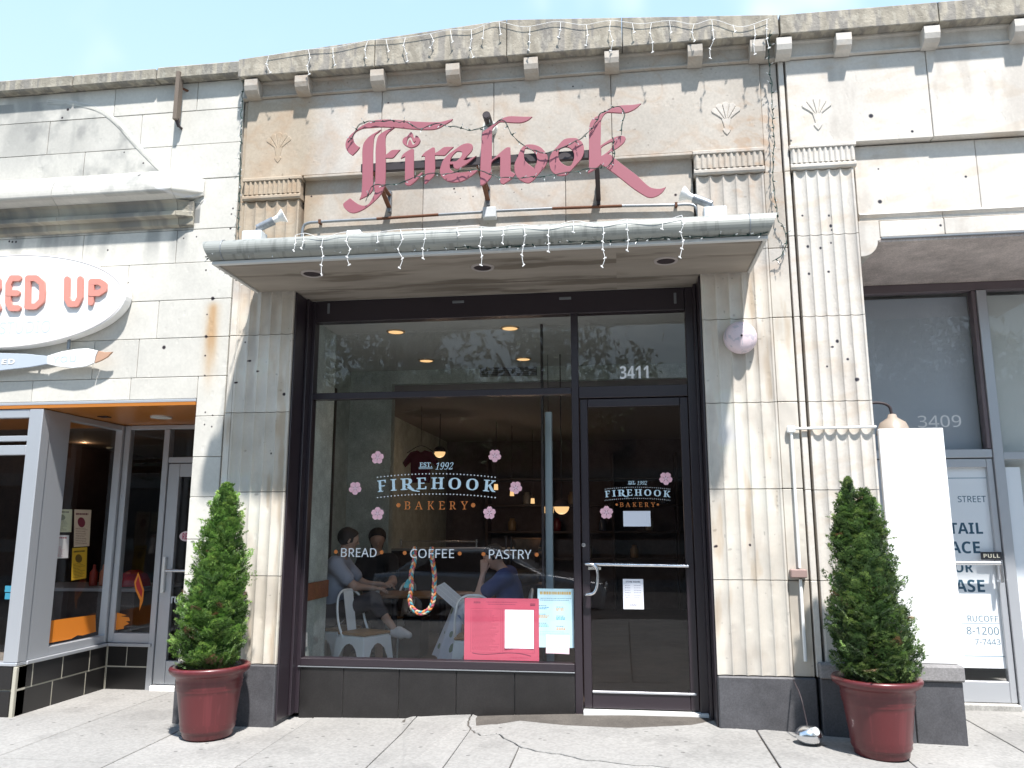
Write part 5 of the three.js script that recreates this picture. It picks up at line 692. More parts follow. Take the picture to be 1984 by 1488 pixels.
const smin = (a, b, k) => { const h = clamp(0.5 + 0.5 * (b - a) / k); return lerp(b, a, h) - k * h * (1 - h); };
function cone(x, y, z, a, b, ra, rb) { const bx = b[0] - a[0], by = b[1] - a[1], bz = b[2] - a[2], px = x - a[0], py = y - a[1], pz = z - a[2], t = clamp((px * bx + py * by + pz * bz) / (bx * bx + by * by + bz * bz || 1)); return Math.hypot(px - t * bx, py - t * by, pz - t * bz) - lerp(ra, rb, t); }
function boneMesh(bones, h, k, clip, grow = 0) {
  const mn = [9, 9, 9], mx = [-99, -99, -99]; for (const [a, b, ra, rb] of bones) for (const [p, r] of [[a, ra], [b, rb]]) for (let i = 0; i < 3; i++) { mn[i] = Math.min(mn[i], p[i] - r - grow - 0.05); mx[i] = Math.max(mx[i], p[i] + r + grow + 0.05); }
  return surfaceNet((x, y, z) => { let d = 9; for (const [a, b, ra, rb] of bones) d = smin(d, cone(x, y, z, a, b, ra + grow, rb + grow), k); return clip ? Math.max(d, clip(x, y, z)) : d; }, mn, mx, h);
}
const mixp = (a, b, t) => a.map((v, i) => lerp(v, b[i], t)), addp = (a, b) => a.map((v, i) => v + b[i]);
function headParts(c, f, up) { // c centre, f face direction, up
  const n = v => { const l = Math.hypot(...v); return v.map(q => q / l); }; f = n(f); let s = n([f[1] * up[2] - f[2] * up[1], f[2] * up[0] - f[0] * up[2], f[0] * up[1] - f[1] * up[0]]); up = n([s[1] * f[2] - s[2] * f[1], s[2] * f[0] - s[0] * f[2], s[0] * f[1] - s[1] * f[0]]);
  const o = (a, b, d) => c.map((v, i) => v + f[i] * a + up[i] * b + s[i] * d);
  return { o, bones: [[o(-0.02, 0.035, 0), o(0.02, 0.03, 0), 0.088, 0.082], [o(0.03, -0.02, 0), o(0.045, -0.065, 0), 0.068, 0.042], [o(0.098, 0.0, 0), o(0.112, -0.02, 0), 0.008, 0.013], [o(0.09, 0.015, 0.03), o(0.09, 0.015, 0.03), 0.012, 0.012], [o(0.09, 0.015, -0.03), o(0.09, 0.015, -0.03), 0.012, 0.012], [o(0.085, -0.048, 0.012), o(0.085, -0.048, -0.012), 0.011, 0.011], [o(-0.005, 0.012, 0.086), o(-0.012, -0.02, 0.084), 0.014, 0.011], [o(-0.005, 0.012, -0.086), o(-0.012, -0.02, -0.084), 0.014, 0.011]] };
}
function handBones(w, dir, nrm, curl = 0.6) { // wrist, pointing direction, palm normal
  const n = v => { const l = Math.hypot(...v); return v.map(q => q / l); }; dir = n(dir); let s = n([dir[1] * nrm[2] - dir[2] * nrm[1], dir[2] * nrm[0] - dir[0] * nrm[2], dir[0] * nrm[1] - dir[1] * nrm[0]]); nrm = n([s[1] * dir[2] - s[2] * dir[1], s[2] * dir[0] - s[0] * dir[2], s[0] * dir[1] - s[1] * dir[0]]);
  const o = (a, b, d) => w.map((v, i) => v + dir[i] * a + s[i] * b + nrm[i] * d), B = [];
  for (const b of [-0.03, -0.01, 0.01, 0.028]) B.push([o(0.0, b * 0.6, 0), o(0.085, b, 0), 0.017, 0.0125]);
  [[-0.031, 0.06], [-0.011, 0.072], [0.010, 0.068], [0.029, 0.052]].forEach(([b, L]) => { const k1 = o(0.085 + L * 0.5 * Math.cos(curl * 0.6), b, L * 0.5 * Math.sin(curl * 0.6)), k2 = o(0.085 + L * 0.5 * (Math.cos(curl * 0.6) + Math.cos(curl * 1.6)), b, L * 0.5 * (Math.sin(curl * 0.6) + Math.sin(curl * 1.6))); B.push([o(0.085, b, 0), k1, 0.0095, 0.0088], [k1, k2, 0.0088, 0.0075]); });
  B.push([o(0.02, -0.025, 0.0), o(0.06, -0.058, 0.015), 0.014, 0.0105], [o(0.06, -0.058, 0.015), o(0.088, -0.06, 0.025), 0.0105, 0.0085]); return B;
}
function person(label, J, C) {
  const t = thing('person', label, 'person'), skin = std(...C.skin, { roughness: 0.6 }), H = headParts(J.head, J.face, J.up || [0, 1, 0]);
  const shC = mixp(J.shL, J.shR, 0.5), hpC = mixp(J.hpL, J.hpR, 0.5), neck = addp(shC, [0, 0.05, 0]);
  const torso = [[mixp(J.shL, J.shR, 0.12), mixp(J.shL, J.shR, 0.88), 0.075, 0.075], [mixp(mixp(J.shL, J.shR, 0.3), mixp(J.hpL, J.hpR, 0.3), 0.3), mixp(J.hpL, J.hpR, 0.25), 0.115, 0.11], [mixp(mixp(J.shL, J.shR, 0.7), mixp(J.hpL, J.hpR, 0.7), 0.3), mixp(J.hpL, J.hpR, 0.75), 0.115, 0.11], [J.hpL, J.hpR, 0.115, 0.115]];
  const arm = s => [[J['sh' + s], J['el' + s], 0.055, 0.042], [J['el' + s], J['wr' + s], 0.041, 0.026]], leg = s => [[J['hp' + s], J['kn' + s], 0.09, 0.062], [J['kn' + s], J['an' + s], 0.06, 0.036]];
  const all = [...torso, ...arm('L'), ...arm('R'), ...leg('L'), ...leg('R'), [shC, J.head, 0.055, 0.05], ...H.bones.slice(0, 2)];
  const gs = [boneMesh(all, 0.016, 0.05), boneMesh([...H.bones, [mixp(shC, J.head, 0.6), J.head, 0.05, 0.05]], 0.006, 0.018)];
  for (const s of ['L', 'R']) gs.push(boneMesh([...handBones(J['wr' + s], J['hd' + s] || J['wr' + s].map((v, i) => v - J['el' + s][i]), J['pn' + s] || [0, -1, 0.2], J['cu' + s] ?? 0.6), [mixp(J['el' + s], J['wr' + s], 0.85), J['wr' + s], 0.028, 0.024]], 0.0045, 0.008));
  P('body', gs, skin, t);
  P('shirt', boneMesh([...torso.slice(0, 3), ...['L', 'R'].map(s => [J['sh' + s], mixp(J['sh' + s], J['el' + s], C.sleeve ?? 0.62), 0.062, 0.06]), [hpC, hpC, 0.12, 0.12]], 0.016, 0.05, null, 0.017), std(...C.shirt, { roughness: 0.95 }), t);
  P(C.legName || 'trousers', boneMesh([torso[3], ...['L', 'R'].flatMap(s => [[J['hp' + s], J['kn' + s], 0.092, 0.068], [J['kn' + s], mixp(J['kn' + s], J['an' + s], C.hem ?? 0.95), 0.066, 0.05]])], 0.016, 0.05, null, 0.017), C.legMat || std(...C.legs, { roughness: 0.95 }), t);
  P('hair', boneMesh(C.long ? [...H.bones.slice(0, 1), [H.o(-0.05, 0.03, 0), H.o(-0.06, -0.13, 0), 0.085, 0.05]] : H.bones.slice(0, 1), 0.008, 0.03, (x, y, z) => { const q = [x - J.head[0], y - J.head[1], z - J.head[2]]; const a = H.o(1, 0, 0).map((v, i) => v - J.head[i]), b = H.o(0, 1, 0).map((v, i) => v - J.head[i]); const fx = q[0] * a[0] + q[1] * a[1] + q[2] * a[2], uy = q[0] * b[0] + q[1] * b[1] + q[2] * b[2]; return Math.min(1, (fx - 0.035 - Math.max(0, uy - 0.03) * 1.1)); }, 0.014), std(...C.hair, { roughness: 0.7 }), t);
  for (const s of ['L', 'R']) { const a = J['an' + s], d = J['ft' + s]; P('shoe', boneMesh([[addp(a, [0, -0.05, 0]), addp(mixp(a, d, 0.5), [0, -0.03, 0]), 0.045, 0.045], [mixp(a, d, 0.4), d, 0.045, 0.036]], 0.008, 0.03), std(...C.shoe), t); }
  return t;
}
const tan = [0.42, 0.26, 0.19];
person('person in a grey T-shirt seated sideways with one leg crossed, behind the window', { head: [-2.90, 1.47, -1.62], face: [0.85, -0.15, -0.5], shL: [-3.02, 1.22, -1.84], shR: [-2.98, 1.22, -1.46], elL: [-2.83, 1.0, -1.92], elR: [-2.78, 1.0, -1.5], wrL: [-2.62, 0.99, -1.98], wrR: [-2.60, 0.97, -1.66], hpL: [-3.06, 0.71, -1.74], hpR: [-3.06, 0.71, -1.53], knL: [-2.60, 0.72, -1.78], knR: [-2.58, 0.86, -1.52], anL: [-2.58, 0.2, -1.80], anR: [-2.34, 0.60, -1.46], ftL: [-2.40, 0.15, -1.82], ftR: [-2.17, 0.53, -1.44], pnL: [0, -1, 0], pnR: [0, -1, 0] }, { skin: [0.38, 0.25, 0.19], shirt: [0.30, 0.33, 0.40], legs: [0.045, 0.04, 0.045], hair: [0.02, 0.014, 0.012], shoe: [0.5, 0.5, 0.5], hem: 0.45 });
person('person in a black top leaning on the café table opposite the grey T-shirt', { head: [-2.92, 1.46, -2.72], face: [0.3, -0.25, 0.9], shL: [-2.74, 1.21, -2.74], shR: [-3.10, 1.21, -2.76], elL: [-2.66, 0.98, -2.52], elR: [-3.14, 0.97, -2.56], wrL: [-2.74, 0.925, -2.28], wrR: [-2.84, 0.93, -2.40], hpL: [-2.83, 0.68, -2.86], hpR: [-3.03, 0.68, -2.86], knL: [-2.80, 0.68, -2.42], knR: [-3.05, 0.68, -2.42], anL: [-2.80, 0.2, -2.46], anR: [-3.05, 0.2, -2.46], ftL: [-2.80, 0.15, -2.28], ftR: [-3.05, 0.15, -2.28] }, { skin: tan, shirt: [0.015, 0.015, 0.018], legs: [0.03, 0.035, 0.06], hair: [0.018, 0.012, 0.01], shoe: [0.1, 0.1, 0.1], long: true });
{ const bn = thing('bench', 'dark upholstered bench along the wall behind the café table', 'bench'); P('seat', boxUV(cbox(-3.42, FY, -3.08, -2.35, 0.57, -2.68, 0.02)), darkWood, bn); P('cushion', boxUV(cbox(-3.42, 0.572, -3.08, -2.35, 0.60, -2.68, 0.01)), std(0.05, 0.045, 0.05), bn); }
const floral = std(0.66, 0.68, 0.70, { roughness: 0.95, map: texture(256, 256, (u, v) => { const gx = u * 4, gz = v * 3, cx = Math.floor(gx), cy = Math.floor(gz), d = Math.hypot(gx - cx - 0.3 - 0.4 * hash(cx, cy, 5), (gz - cy - 0.3 - 0.4 * hash(cx, cy, 6)) * 0.8), k = d < 0.06 + 0.16 * hash(cx, cy, 15) ? 1 : 0, bl = hash(cx, cy, 8) > 0.6; return k ? (bl ? [0.62, 0.68, 0.82] : [0.58, 0.64, 0.55]) : [0.97, 0.97, 1]; }) });
{
  const p = person('person in a blue shirt and white floral skirt resting head on hand over a newspaper', { head: [-1.33, 1.30, -1.62], face: [-0.85, -0.45, 0.25], up: [-0.3, 1, 0], shL: [-1.20, 1.10, -1.47], shR: [-1.20, 1.12, -1.82], elL: [-1.47, 0.90, -1.46], elR: [-1.42, 0.88, -1.84], wrL: [-1.42, 1.16, -1.52], wrR: [-1.62, 0.92, -1.70], hpL: [-1.13, 0.70, -1.56], hpR: [-1.13, 0.70, -1.76], knL: [-1.62, 0.76, -1.50], knR: [-1.58, 0.70, -1.78], anL: [-1.72, 0.28, -1.47], anR: [-1.60, 0.2, -1.78], ftL: [-1.88, 0.22, -1.45], ftR: [-1.78, 0.15, -1.78], hdL: [0.05, 1, -0.05], pnL: [-0.3, 0, -1], hdR: [-0.9, 0, 0.4], cuL: 1.0 }, { skin: [0.50, 0.32, 0.25], shirt: [0.055, 0.075, 0.20], legs: [0.6, 0.6, 0.6], hair: [0.02, 0.015, 0.013], shoe: [0.2, 0.15, 0.12], legName: 'skirt_top', legMat: floral, hem: 0.15 });
  // hanging skirt with folds
  const n = 44, m = 10, pos = [], ix = [], uv = []; for (let j = 0; j <= m; j++) for (let i = 0; i <= n; i++) { const a = i / n * Math.PI * 2, v = j / m, rx = lerp(0.09, 0.15, v) * (1 + 0.16 * Math.sin(a * 7 + v) * v), rz = lerp(0.17, 0.19, v) * (1 + 0.14 * Math.sin(a * 6 + 1) * v); pos.push(-1.64 - 0.14 * v + Math.cos(a) * rx, 0.84 - v * 0.52 + 0.02 * Math.sin(a * 3), -1.60 + 0.05 * v + Math.sin(a) * rz); uv.push(i / n * 1.6, v); } for (let j = 0; j < m; j++) for (let i = 0; i < n; i++) { const a = j * (n + 1) + i; ix.push(a, a + 1, a + n + 1, a + 1, a + n + 2, a + n + 1); } const g = new THREE.BufferGeometry(); g.setAttribute('position', new THREE.Float32BufferAttribute(pos, 3)); g.setAttribute('uv', new THREE.Float32BufferAttribute(uv, 2)); g.setIndex(ix); g.computeVertexNormals(); const fm = floral.clone(); fm.side = THREE.DoubleSide; P('skirt', g, fm, p);
  { const b = p.children.find(c => c.name === 'skirt_top'); b.geometry = boxUV(b.geometry, 1.6); }
  const r = rng(8), np = thing('newspaper', 'folded newspaper lying on the floral skirt', 'newspaper'); const nt = paperTex(256, 360, (q, w, h) => { q.fillStyle = '#dfe3e6'; q.fillRect(0, 0, w, h); for (const x of [14, 94, 174]) lines(q, x, 20, 66, 42, 8, '#9aa0a8', r, 2, 0.85); }); const c = [[838, 1140], [861, 1128], [901, 1162], [881, 1178]].map(([u, v], i) => P3(u, v, [-1.30, -1.42, -1.50, -1.36][i])); const q = new THREE.BufferGeometry(); const th = new THREE.Vector3(0.003, -0.012, 0); const T = [c[0], c[3], c[2], c[0], c[2], c[1]], U = [[0, 0], [0, 1], [1, 1], [0, 0], [1, 1], [1, 0]]; q.setAttribute('position', new THREE.Float32BufferAttribute(T.flatMap(v => v.toArray()), 3)); q.setAttribute('uv', new THREE.Float32BufferAttribute(U.flat(), 2)); q.computeVertexNormals(); const q2 = q.clone().translate(th.x, th.y, th.z); P('page', q, new THREE.MeshStandardMaterial({ map: nt, roughness: 0.9, side: THREE.DoubleSide }), np); P('page', q2, new THREE.MeshStandardMaterial({ map: nt, roughness: 0.9, side: THREE.DoubleSide }), np);
}

// ---------- studio: interior, stickers, signs ----------
{
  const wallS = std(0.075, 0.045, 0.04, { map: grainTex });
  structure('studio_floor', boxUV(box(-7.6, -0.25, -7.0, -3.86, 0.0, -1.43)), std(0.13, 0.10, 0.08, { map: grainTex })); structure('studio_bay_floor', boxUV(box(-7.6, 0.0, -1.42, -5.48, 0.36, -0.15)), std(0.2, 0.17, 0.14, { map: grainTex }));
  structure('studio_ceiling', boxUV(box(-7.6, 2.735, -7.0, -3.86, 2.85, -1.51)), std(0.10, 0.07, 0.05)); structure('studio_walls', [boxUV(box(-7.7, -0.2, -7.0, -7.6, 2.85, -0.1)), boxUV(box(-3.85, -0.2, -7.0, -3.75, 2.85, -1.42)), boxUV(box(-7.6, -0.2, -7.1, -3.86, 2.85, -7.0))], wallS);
  const c = thing('studio_counter', 'grey topped counter behind the return window of the studio', 'counter'); P('top', boxUV(cbox(-7.3, 0.86, -3.2, -5.62, 0.90, -2.2, 0.006)), std(0.36, 0.36, 0.38), c); P('body', boxUV(box(-7.25, 0.0, -3.15, -5.7, 0.86, -2.25)), darkWood, c);
  const bowl = thing('red_bowl', 'upturned red bowl on the studio counter', 'bowl'); P('shell', new THREE.LatheGeometry([[0.2, 0], [0.19, 0.07], [0.15, 0.14], [0.08, 0.18], [0, 0.19]].map(p => new THREE.Vector2(...p)), 28).translate(-5.95, 0.902, -2.6), phys(0.42, 0.015, 0.03, { roughness: 0.25 }), bowl); P('foot_ring', new THREE.TorusGeometry(0.06, 0.01, 8, 20).rotateX(Math.PI / 2).translate(-5.95, 1.08, -2.6), phys(0.42, 0.015, 0.03, { roughness: 0.25 }), bowl);
  [[-6.32, [0.5, 0.12, 0.03], 'orange'], [-6.45, [0.4, 0.05, 0.03], 'red'], [-6.2, [0.45, 0.42, 0.38], 'grey']].forEach(([x, k, n]) => solo('paint_bottle', new THREE.LatheGeometry([[0, 0], [0.045, 0], [0.048, 0.02], [0.048, 0.16], [0.02, 0.2], [0.018, 0.25], [0, 0.255]].map(p => new THREE.Vector2(...p)), 16).translate(x, 0.902, -2.55), std(...k, { roughness: 0.4 }), n + ' paint bottle standing on the studio counter', 'bottle', 'paint bottles'));
  const sh = thing('studio_shelves', 'dark shelves of pottery at the back of the studio', 'shelf'); for (const y of [0.7, 1.1, 1.5, 1.9]) P('shelf', boxUV(box(-7.5, y, -6.95, -4.2, y + 0.03, -6.6)), wood, sh); for (const x of [-7.5, -6.4, -5.3, -4.25]) P('upright', boxUV(box(x, 0, -6.95, x + 0.04, 2.3, -6.58)), wood, sh);
  const rr = rng(12); for (let i = 0; i < 18; i++) { const y = [0.73, 1.13, 1.53][i % 3], k = rr(); solo('pottery_vase', new THREE.LatheGeometry([[0, 0], [0.05, 0], [0.09, 0.06], [0.075, 0.15], [0.04, 0.19], [0.05, 0.22], [0.04, 0.21], [0, 0.02]].map(p => new THREE.Vector2(p[0] * (0.8 + k * 0.4), p[1] * (0.8 + rr() * 0.4))), 14).translate(-7.2 + i * 0.165, y, -6.78), std(0.25 + k * 0.3, 0.2 + rr() * 0.25, 0.18, { roughness: 0.4 }), 'pale pottery vase on the ' + ['lowest', 'middle', 'upper'][i % 3] + ' stocked shelf at the back of the studio', 'vase', 'pottery on the studio shelves'); }
  [[165, 845], [212, 868]].forEach(([u, v], i) => { const z = -3.2 - i * 0.6, [x, y] = W(u, v, z), t = thing('studio_spotlight', 'small warm spotlight hanging from the studio ceiling', 'lamp', 'studio ceiling spotlights'); P('cord', rod([x, y + 0.04, z], [x, 2.735, z], 0.006), M.darkIron, t); P('shade', new THREE.ConeGeometry(0.09, 0.1, 18, 1, true).translate(x, y + 0.06, z), std(0.3, 0.3, 0.3, { side: THREE.DoubleSide }), t); P('bulb', new THREE.SphereGeometry(0.045, 14, 10).scale(1, 0.6, 1).translate(x, y + 0.01, z), i ? std(0.4, 0.38, 0.3) : warm, t); if (!i) { const s = new THREE.PointLight(0xffd0a0, 0.06, 0, 2); s.position.set(x, y - 0.12, z); s.castShadow = true; scene.add(s); } });
  // papers taped inside the return window (plane x)
  const XP = -5.425, r = rng(21);
  const sidePaper = (label, px, col, ink, big) => { const q = px.map(([u, v]) => { const [z, y] = WX(u, v, XP); return [XP, y, z]; }); const g = new THREE.BufferGeometry(), T = [0, 3, 2, 0, 2, 1]; g.setAttribute('position', new THREE.Float32BufferAttribute(T.flatMap(i => q[i]), 3)); g.setAttribute('uv', new THREE.Float32BufferAttribute(T.flatMap(i => [[0, 1], [1, 1], [1, 0], [0, 0]][i]), 2)); g.computeVertexNormals(); const t = paperTex(200, 260, (k, w, h) => { k.fillStyle = col; k.fillRect(0, 0, w, h); lines(k, 20, 24, 160, 1, 10, ink, r, 14, 0.9); if (big) { k.fillStyle = big; k.beginPath(); k.ellipse(90, 90, 46, 34, 0.3, 0, 7); k.fill(); } lines(k, 20, 130, 160, 10, 12, ink, r, 3, 0.6); }); return solo('taped_poster', g, new THREE.MeshStandardMaterial({ map: t, roughness: 0.8, side: THREE.DoubleSide }), label, 'poster', 'papers taped in the studio return window'); };
  sidePaper('pale green flyer taped beside a cream poster in the studio window', [[100, 986], [140, 987], [138, 1031], [97, 1031]], '#cfd0ae', '#5d6150', '#8b8f78'); sidePaper('cream poster with dark red mark in the studio window', [[144, 987], [177, 988], [173, 1058], [143, 1060]], '#d8c3a8', '#7a4a4a', '#7d2838'); sidePaper('white sheet with red heading in the studio window', [[95, 1036], [134, 1037], [132, 1081], [93, 1083]], '#dcd8d6', '#b04a55'); sidePaper('yellow poster taped lowest in the studio window', [[140, 1062], [169, 1060], [167, 1120], [138, 1125]], '#d8ab2a', '#4a3a18', '#6b5116');
  // orange brush stroke and flame vinyl
  const org = std(0.72, 0.22, 0.02, { roughness: 0.5 }); const sx = XS0 => 0; const qs = [[77, 1206], [95, 1203], [130, 1198], [185, 1191], [186, 1224], [160, 1231], [150, 1231], [138, 1238], [100, 1245], [71, 1252]].map(([u, v]) => WX(u, v, -5.405));
  const st = new THREE.ShapeGeometry(new THREE.Shape(qs.map(([z, y]) => new THREE.Vector2(-z, y)))); st.rotateY(Math.PI / 2); st.translate(-5.405, 0, 0); P('brush_stroke_decal', st, org, BL, 'orange brush stroke on the studio glass');
  const zb = -1.33, flat = (px, z) => new THREE.ShapeGeometry(new THREE.Shape(px.map(([u, v]) => new THREE.Vector2(...W(u, v, z))))).translate(0, 0, z);
  P('brush_stroke_decal', flat([[203, 1189], [228, 1187], [246, 1192], [234, 1194], [250, 1196], [252, 1203], [244, 1204], [251, 1208], [240, 1213], [240, 1218], [222, 1221], [202, 1225]], zb), org, BL);
  P('flame_decal', flat([[268, 1108], [273, 1124], [279, 1143], [277, 1165], [270, 1184], [271, 1163], [262, 1143], [260, 1128]], zb), org, BL); P('flame_decal', flat([[268, 1116], [271, 1130], [276, 1145], [274, 1158], [265, 1140], [263, 1130]], zb + 0.002), std(0.42, 0.03, 0.03), BL);
  P('lettering', [textPx('STUDIO', fSB, 322, 1156, 372, 1169, -1.331), textPx('MAIN', fSR, 340, 1178, 362, 1184, -1.331)].slice(0, 1), vinyl.white, BL);
  const e = W(362, 1039, -1.331); P('oval_sticker', new THREE.CircleGeometry(0.085, 28).scale(1, 0.62, 1).translate(e[0], e[1], -1.331), std(0.75, 0.6, 0.62), BL); P('lettering', textPx('RE', fSB, 353, 1033, 363, 1045, -1.329), std(0.45, 0.05, 0.12), BL);
  for (const [v0, v1] of [[1135, 1147], [1149, 1161]]) { const a = W(9, v1, -0.05), b = W(24, v0, -0.05); P('blue_sticker', box(a[0], a[1], -0.052, b[0], b[1], -0.049), std(0.03, 0.22, 0.33), BL); }
}
{ // oval sign
  const z = 0.09, c = W(8, 583, z), ax = W(243, 583, z)[0] - c[0], by = (W(30, 492, z)[1] - W(8, 674, z)[1]) / 2, s = thing('oval_sign', 'white oval sign with salmon red raised letters on the studio wall', 'sign'); const el = (k, n = 72) => Array.from({ length: n }, (_, i) => [c[0] + Math.cos(i / n * 6.28318) * ax * k, c[1] + Math.sin(i / n * 6.28318) * by * k]);
  P('board', profZ(el(1), -0.01, z, [], 0.008), phys(0.80, 0.79, 0.77, { roughness: 0.4 }), s); P('rim_line', profZ(el(0.985), z, z + 0.003, [el(0.972).reverse()]), std(0.62, 0.58, 0.56), s);
  const red = phys(0.60, 0.25, 0.20, { roughness: 0.45 }); [['R', -34, 7, 532, 605], ['E', 9, 46, 534, 604], ['D', 46, 93, 534, 601], ['U', 122, 166, 536, 596], ['P', 169, 212, 541, 593]].forEach(([ch, u0, u1, v0, v1]) => P('letter', rounded(ch, u0, v0, u1, v1, z + 0.003), red, s));
  P('small_lettering', textPx('STUDIO', fSR, -2, 620, 99, 644, z + 0.002), std(0.52, 0.60, 0.64), s);
  // bold rounded letters drawn as strokes
  function rounded(ch, u0, v0, u1, v1, zz) {
    const L = { R: [[[0.1, 0], [0.1, 1]], [[0.1, 1], [0.6, 1], [0.9, 0.88], [0.92, 0.65], [0.65, 0.5], [0.1, 0.48]], [[0.5, 0.48], [0.95, 0]]], E: [[[0.9, 1], [0.35, 1], [0.12, 0.8], [0.12, 0.2], [0.35, 0], [0.9, 0]], [[0.12, 0.5], [0.82, 0.5]]], D: [[[0.1, 0], [0.1, 1], [0.55, 1], [0.88, 0.82], [0.92, 0.5], [0.88, 0.2], [0.55, 0], [0.1, 0]]], U: [[[0.1, 1], [0.1, 0.25], [0.3, 0], [0.7, 0], [0.9, 0.25], [0.9, 1]]], P: [[[0.1, 0], [0.1, 1]], [[0.1, 1], [0.6, 1], [0.9, 0.86], [0.9, 0.62], [0.6, 0.45], [0.1, 0.44]]] }[ch];
    const gs = [], hw = 6; for (const st of L) for (let i = 0; i + 1 < st.length; i++) { const m = ([x, y]) => W(lerp(u0 + hw, u1 - hw, x) + y * 1, lerp(v1 - hw, v0 + hw, y), zz); const a = m(st[i]), b = m(st[i + 1]), dx = b[0] - a[0], dy = b[1] - a[1], l = Math.hypot(dx, dy), r = 0.029, nx = -dy / l * r, ny = dx / l * r, pts = []; const t0 = Math.atan2(ny, nx); for (let k = 0; k <= 6; k++) pts.push([a[0] + Math.cos(t0 + k / 6 * Math.PI) * r, a[1] + Math.sin(t0 + k / 6 * Math.PI) * r]); for (let k = 0; k <= 6; k++) pts.push([b[0] + Math.cos(t0 + Math.PI + k / 6 * Math.PI) * r, b[1] + Math.sin(t0 + Math.PI + k / 6 * Math.PI) * r]); gs.push(profZ(pts, zz + hash(i, gs.length) * 0.0015, zz + 0.02 + 0.0007 * gs.length)); } return gs;
  }
  const b = thing('paintbrush_sign', 'paintbrush shaped sign with blue grey handle below the oval sign', 'sign'), zb = 0.075, pl = px => px.map(([x, y]) => W(x / 3.543, 480 + y / 3.543, zb));
  P('handle', profZ(pl([[-300, 690], [0, 722], [180, 728], [318, 742], [322, 798], [200, 820], [0, 842], [-300, 870]]), zb - 0.02, zb, [], 0.004), std(0.42, 0.47, 0.53), b); P('head', profZ(pl([[324, 742], [420, 712], [520, 695], [600, 690], [672, 706], [655, 745], [645, 790], [590, 815], [500, 826], [410, 818], [326, 799]]), zb - 0.022, zb + 0.002, [], 0.004), std(0.78, 0.78, 0.76), b); P('tip', profZ(pl([[676, 708], [720, 716], [770, 714], [735, 750], [690, 775], [650, 790], [660, 745]]), zb - 0.02, zb, [], 0.003), std(0.46, 0.28, 0.19), b);
  P('lettering', textPx('YOU', fSB, 101, 689, 148, 701, zb + 0.004), std(0.50, 0.60, 0.66), b); P('lettering', textPx('ED', fSB, 3, 695, 29, 705, zb + 0.003), std(0.72, 0.68, 0.62), b);
  const pt = W(135, 648, 0.04), pb = W(135, 676, 0.04); P('hanger', box(pt[0] - 0.014, pb[1], 0.03, pt[0] + 0.014, pt[1], 0.045), M.galv, b); P('stud', [rod([pt[0] - 0.3, W(50, 700, 0)[1], -0.03], [pt[0] - 0.3, W(50, 700, 0)[1], zb - 0.018], 0.012), rod([pt[0] + 0.05, W(140, 697, 0)[1], -0.03], [pt[0] + 0.05, W(140, 697, 0)[1], zb - 0.02], 0.012)], M.galv, b);
}
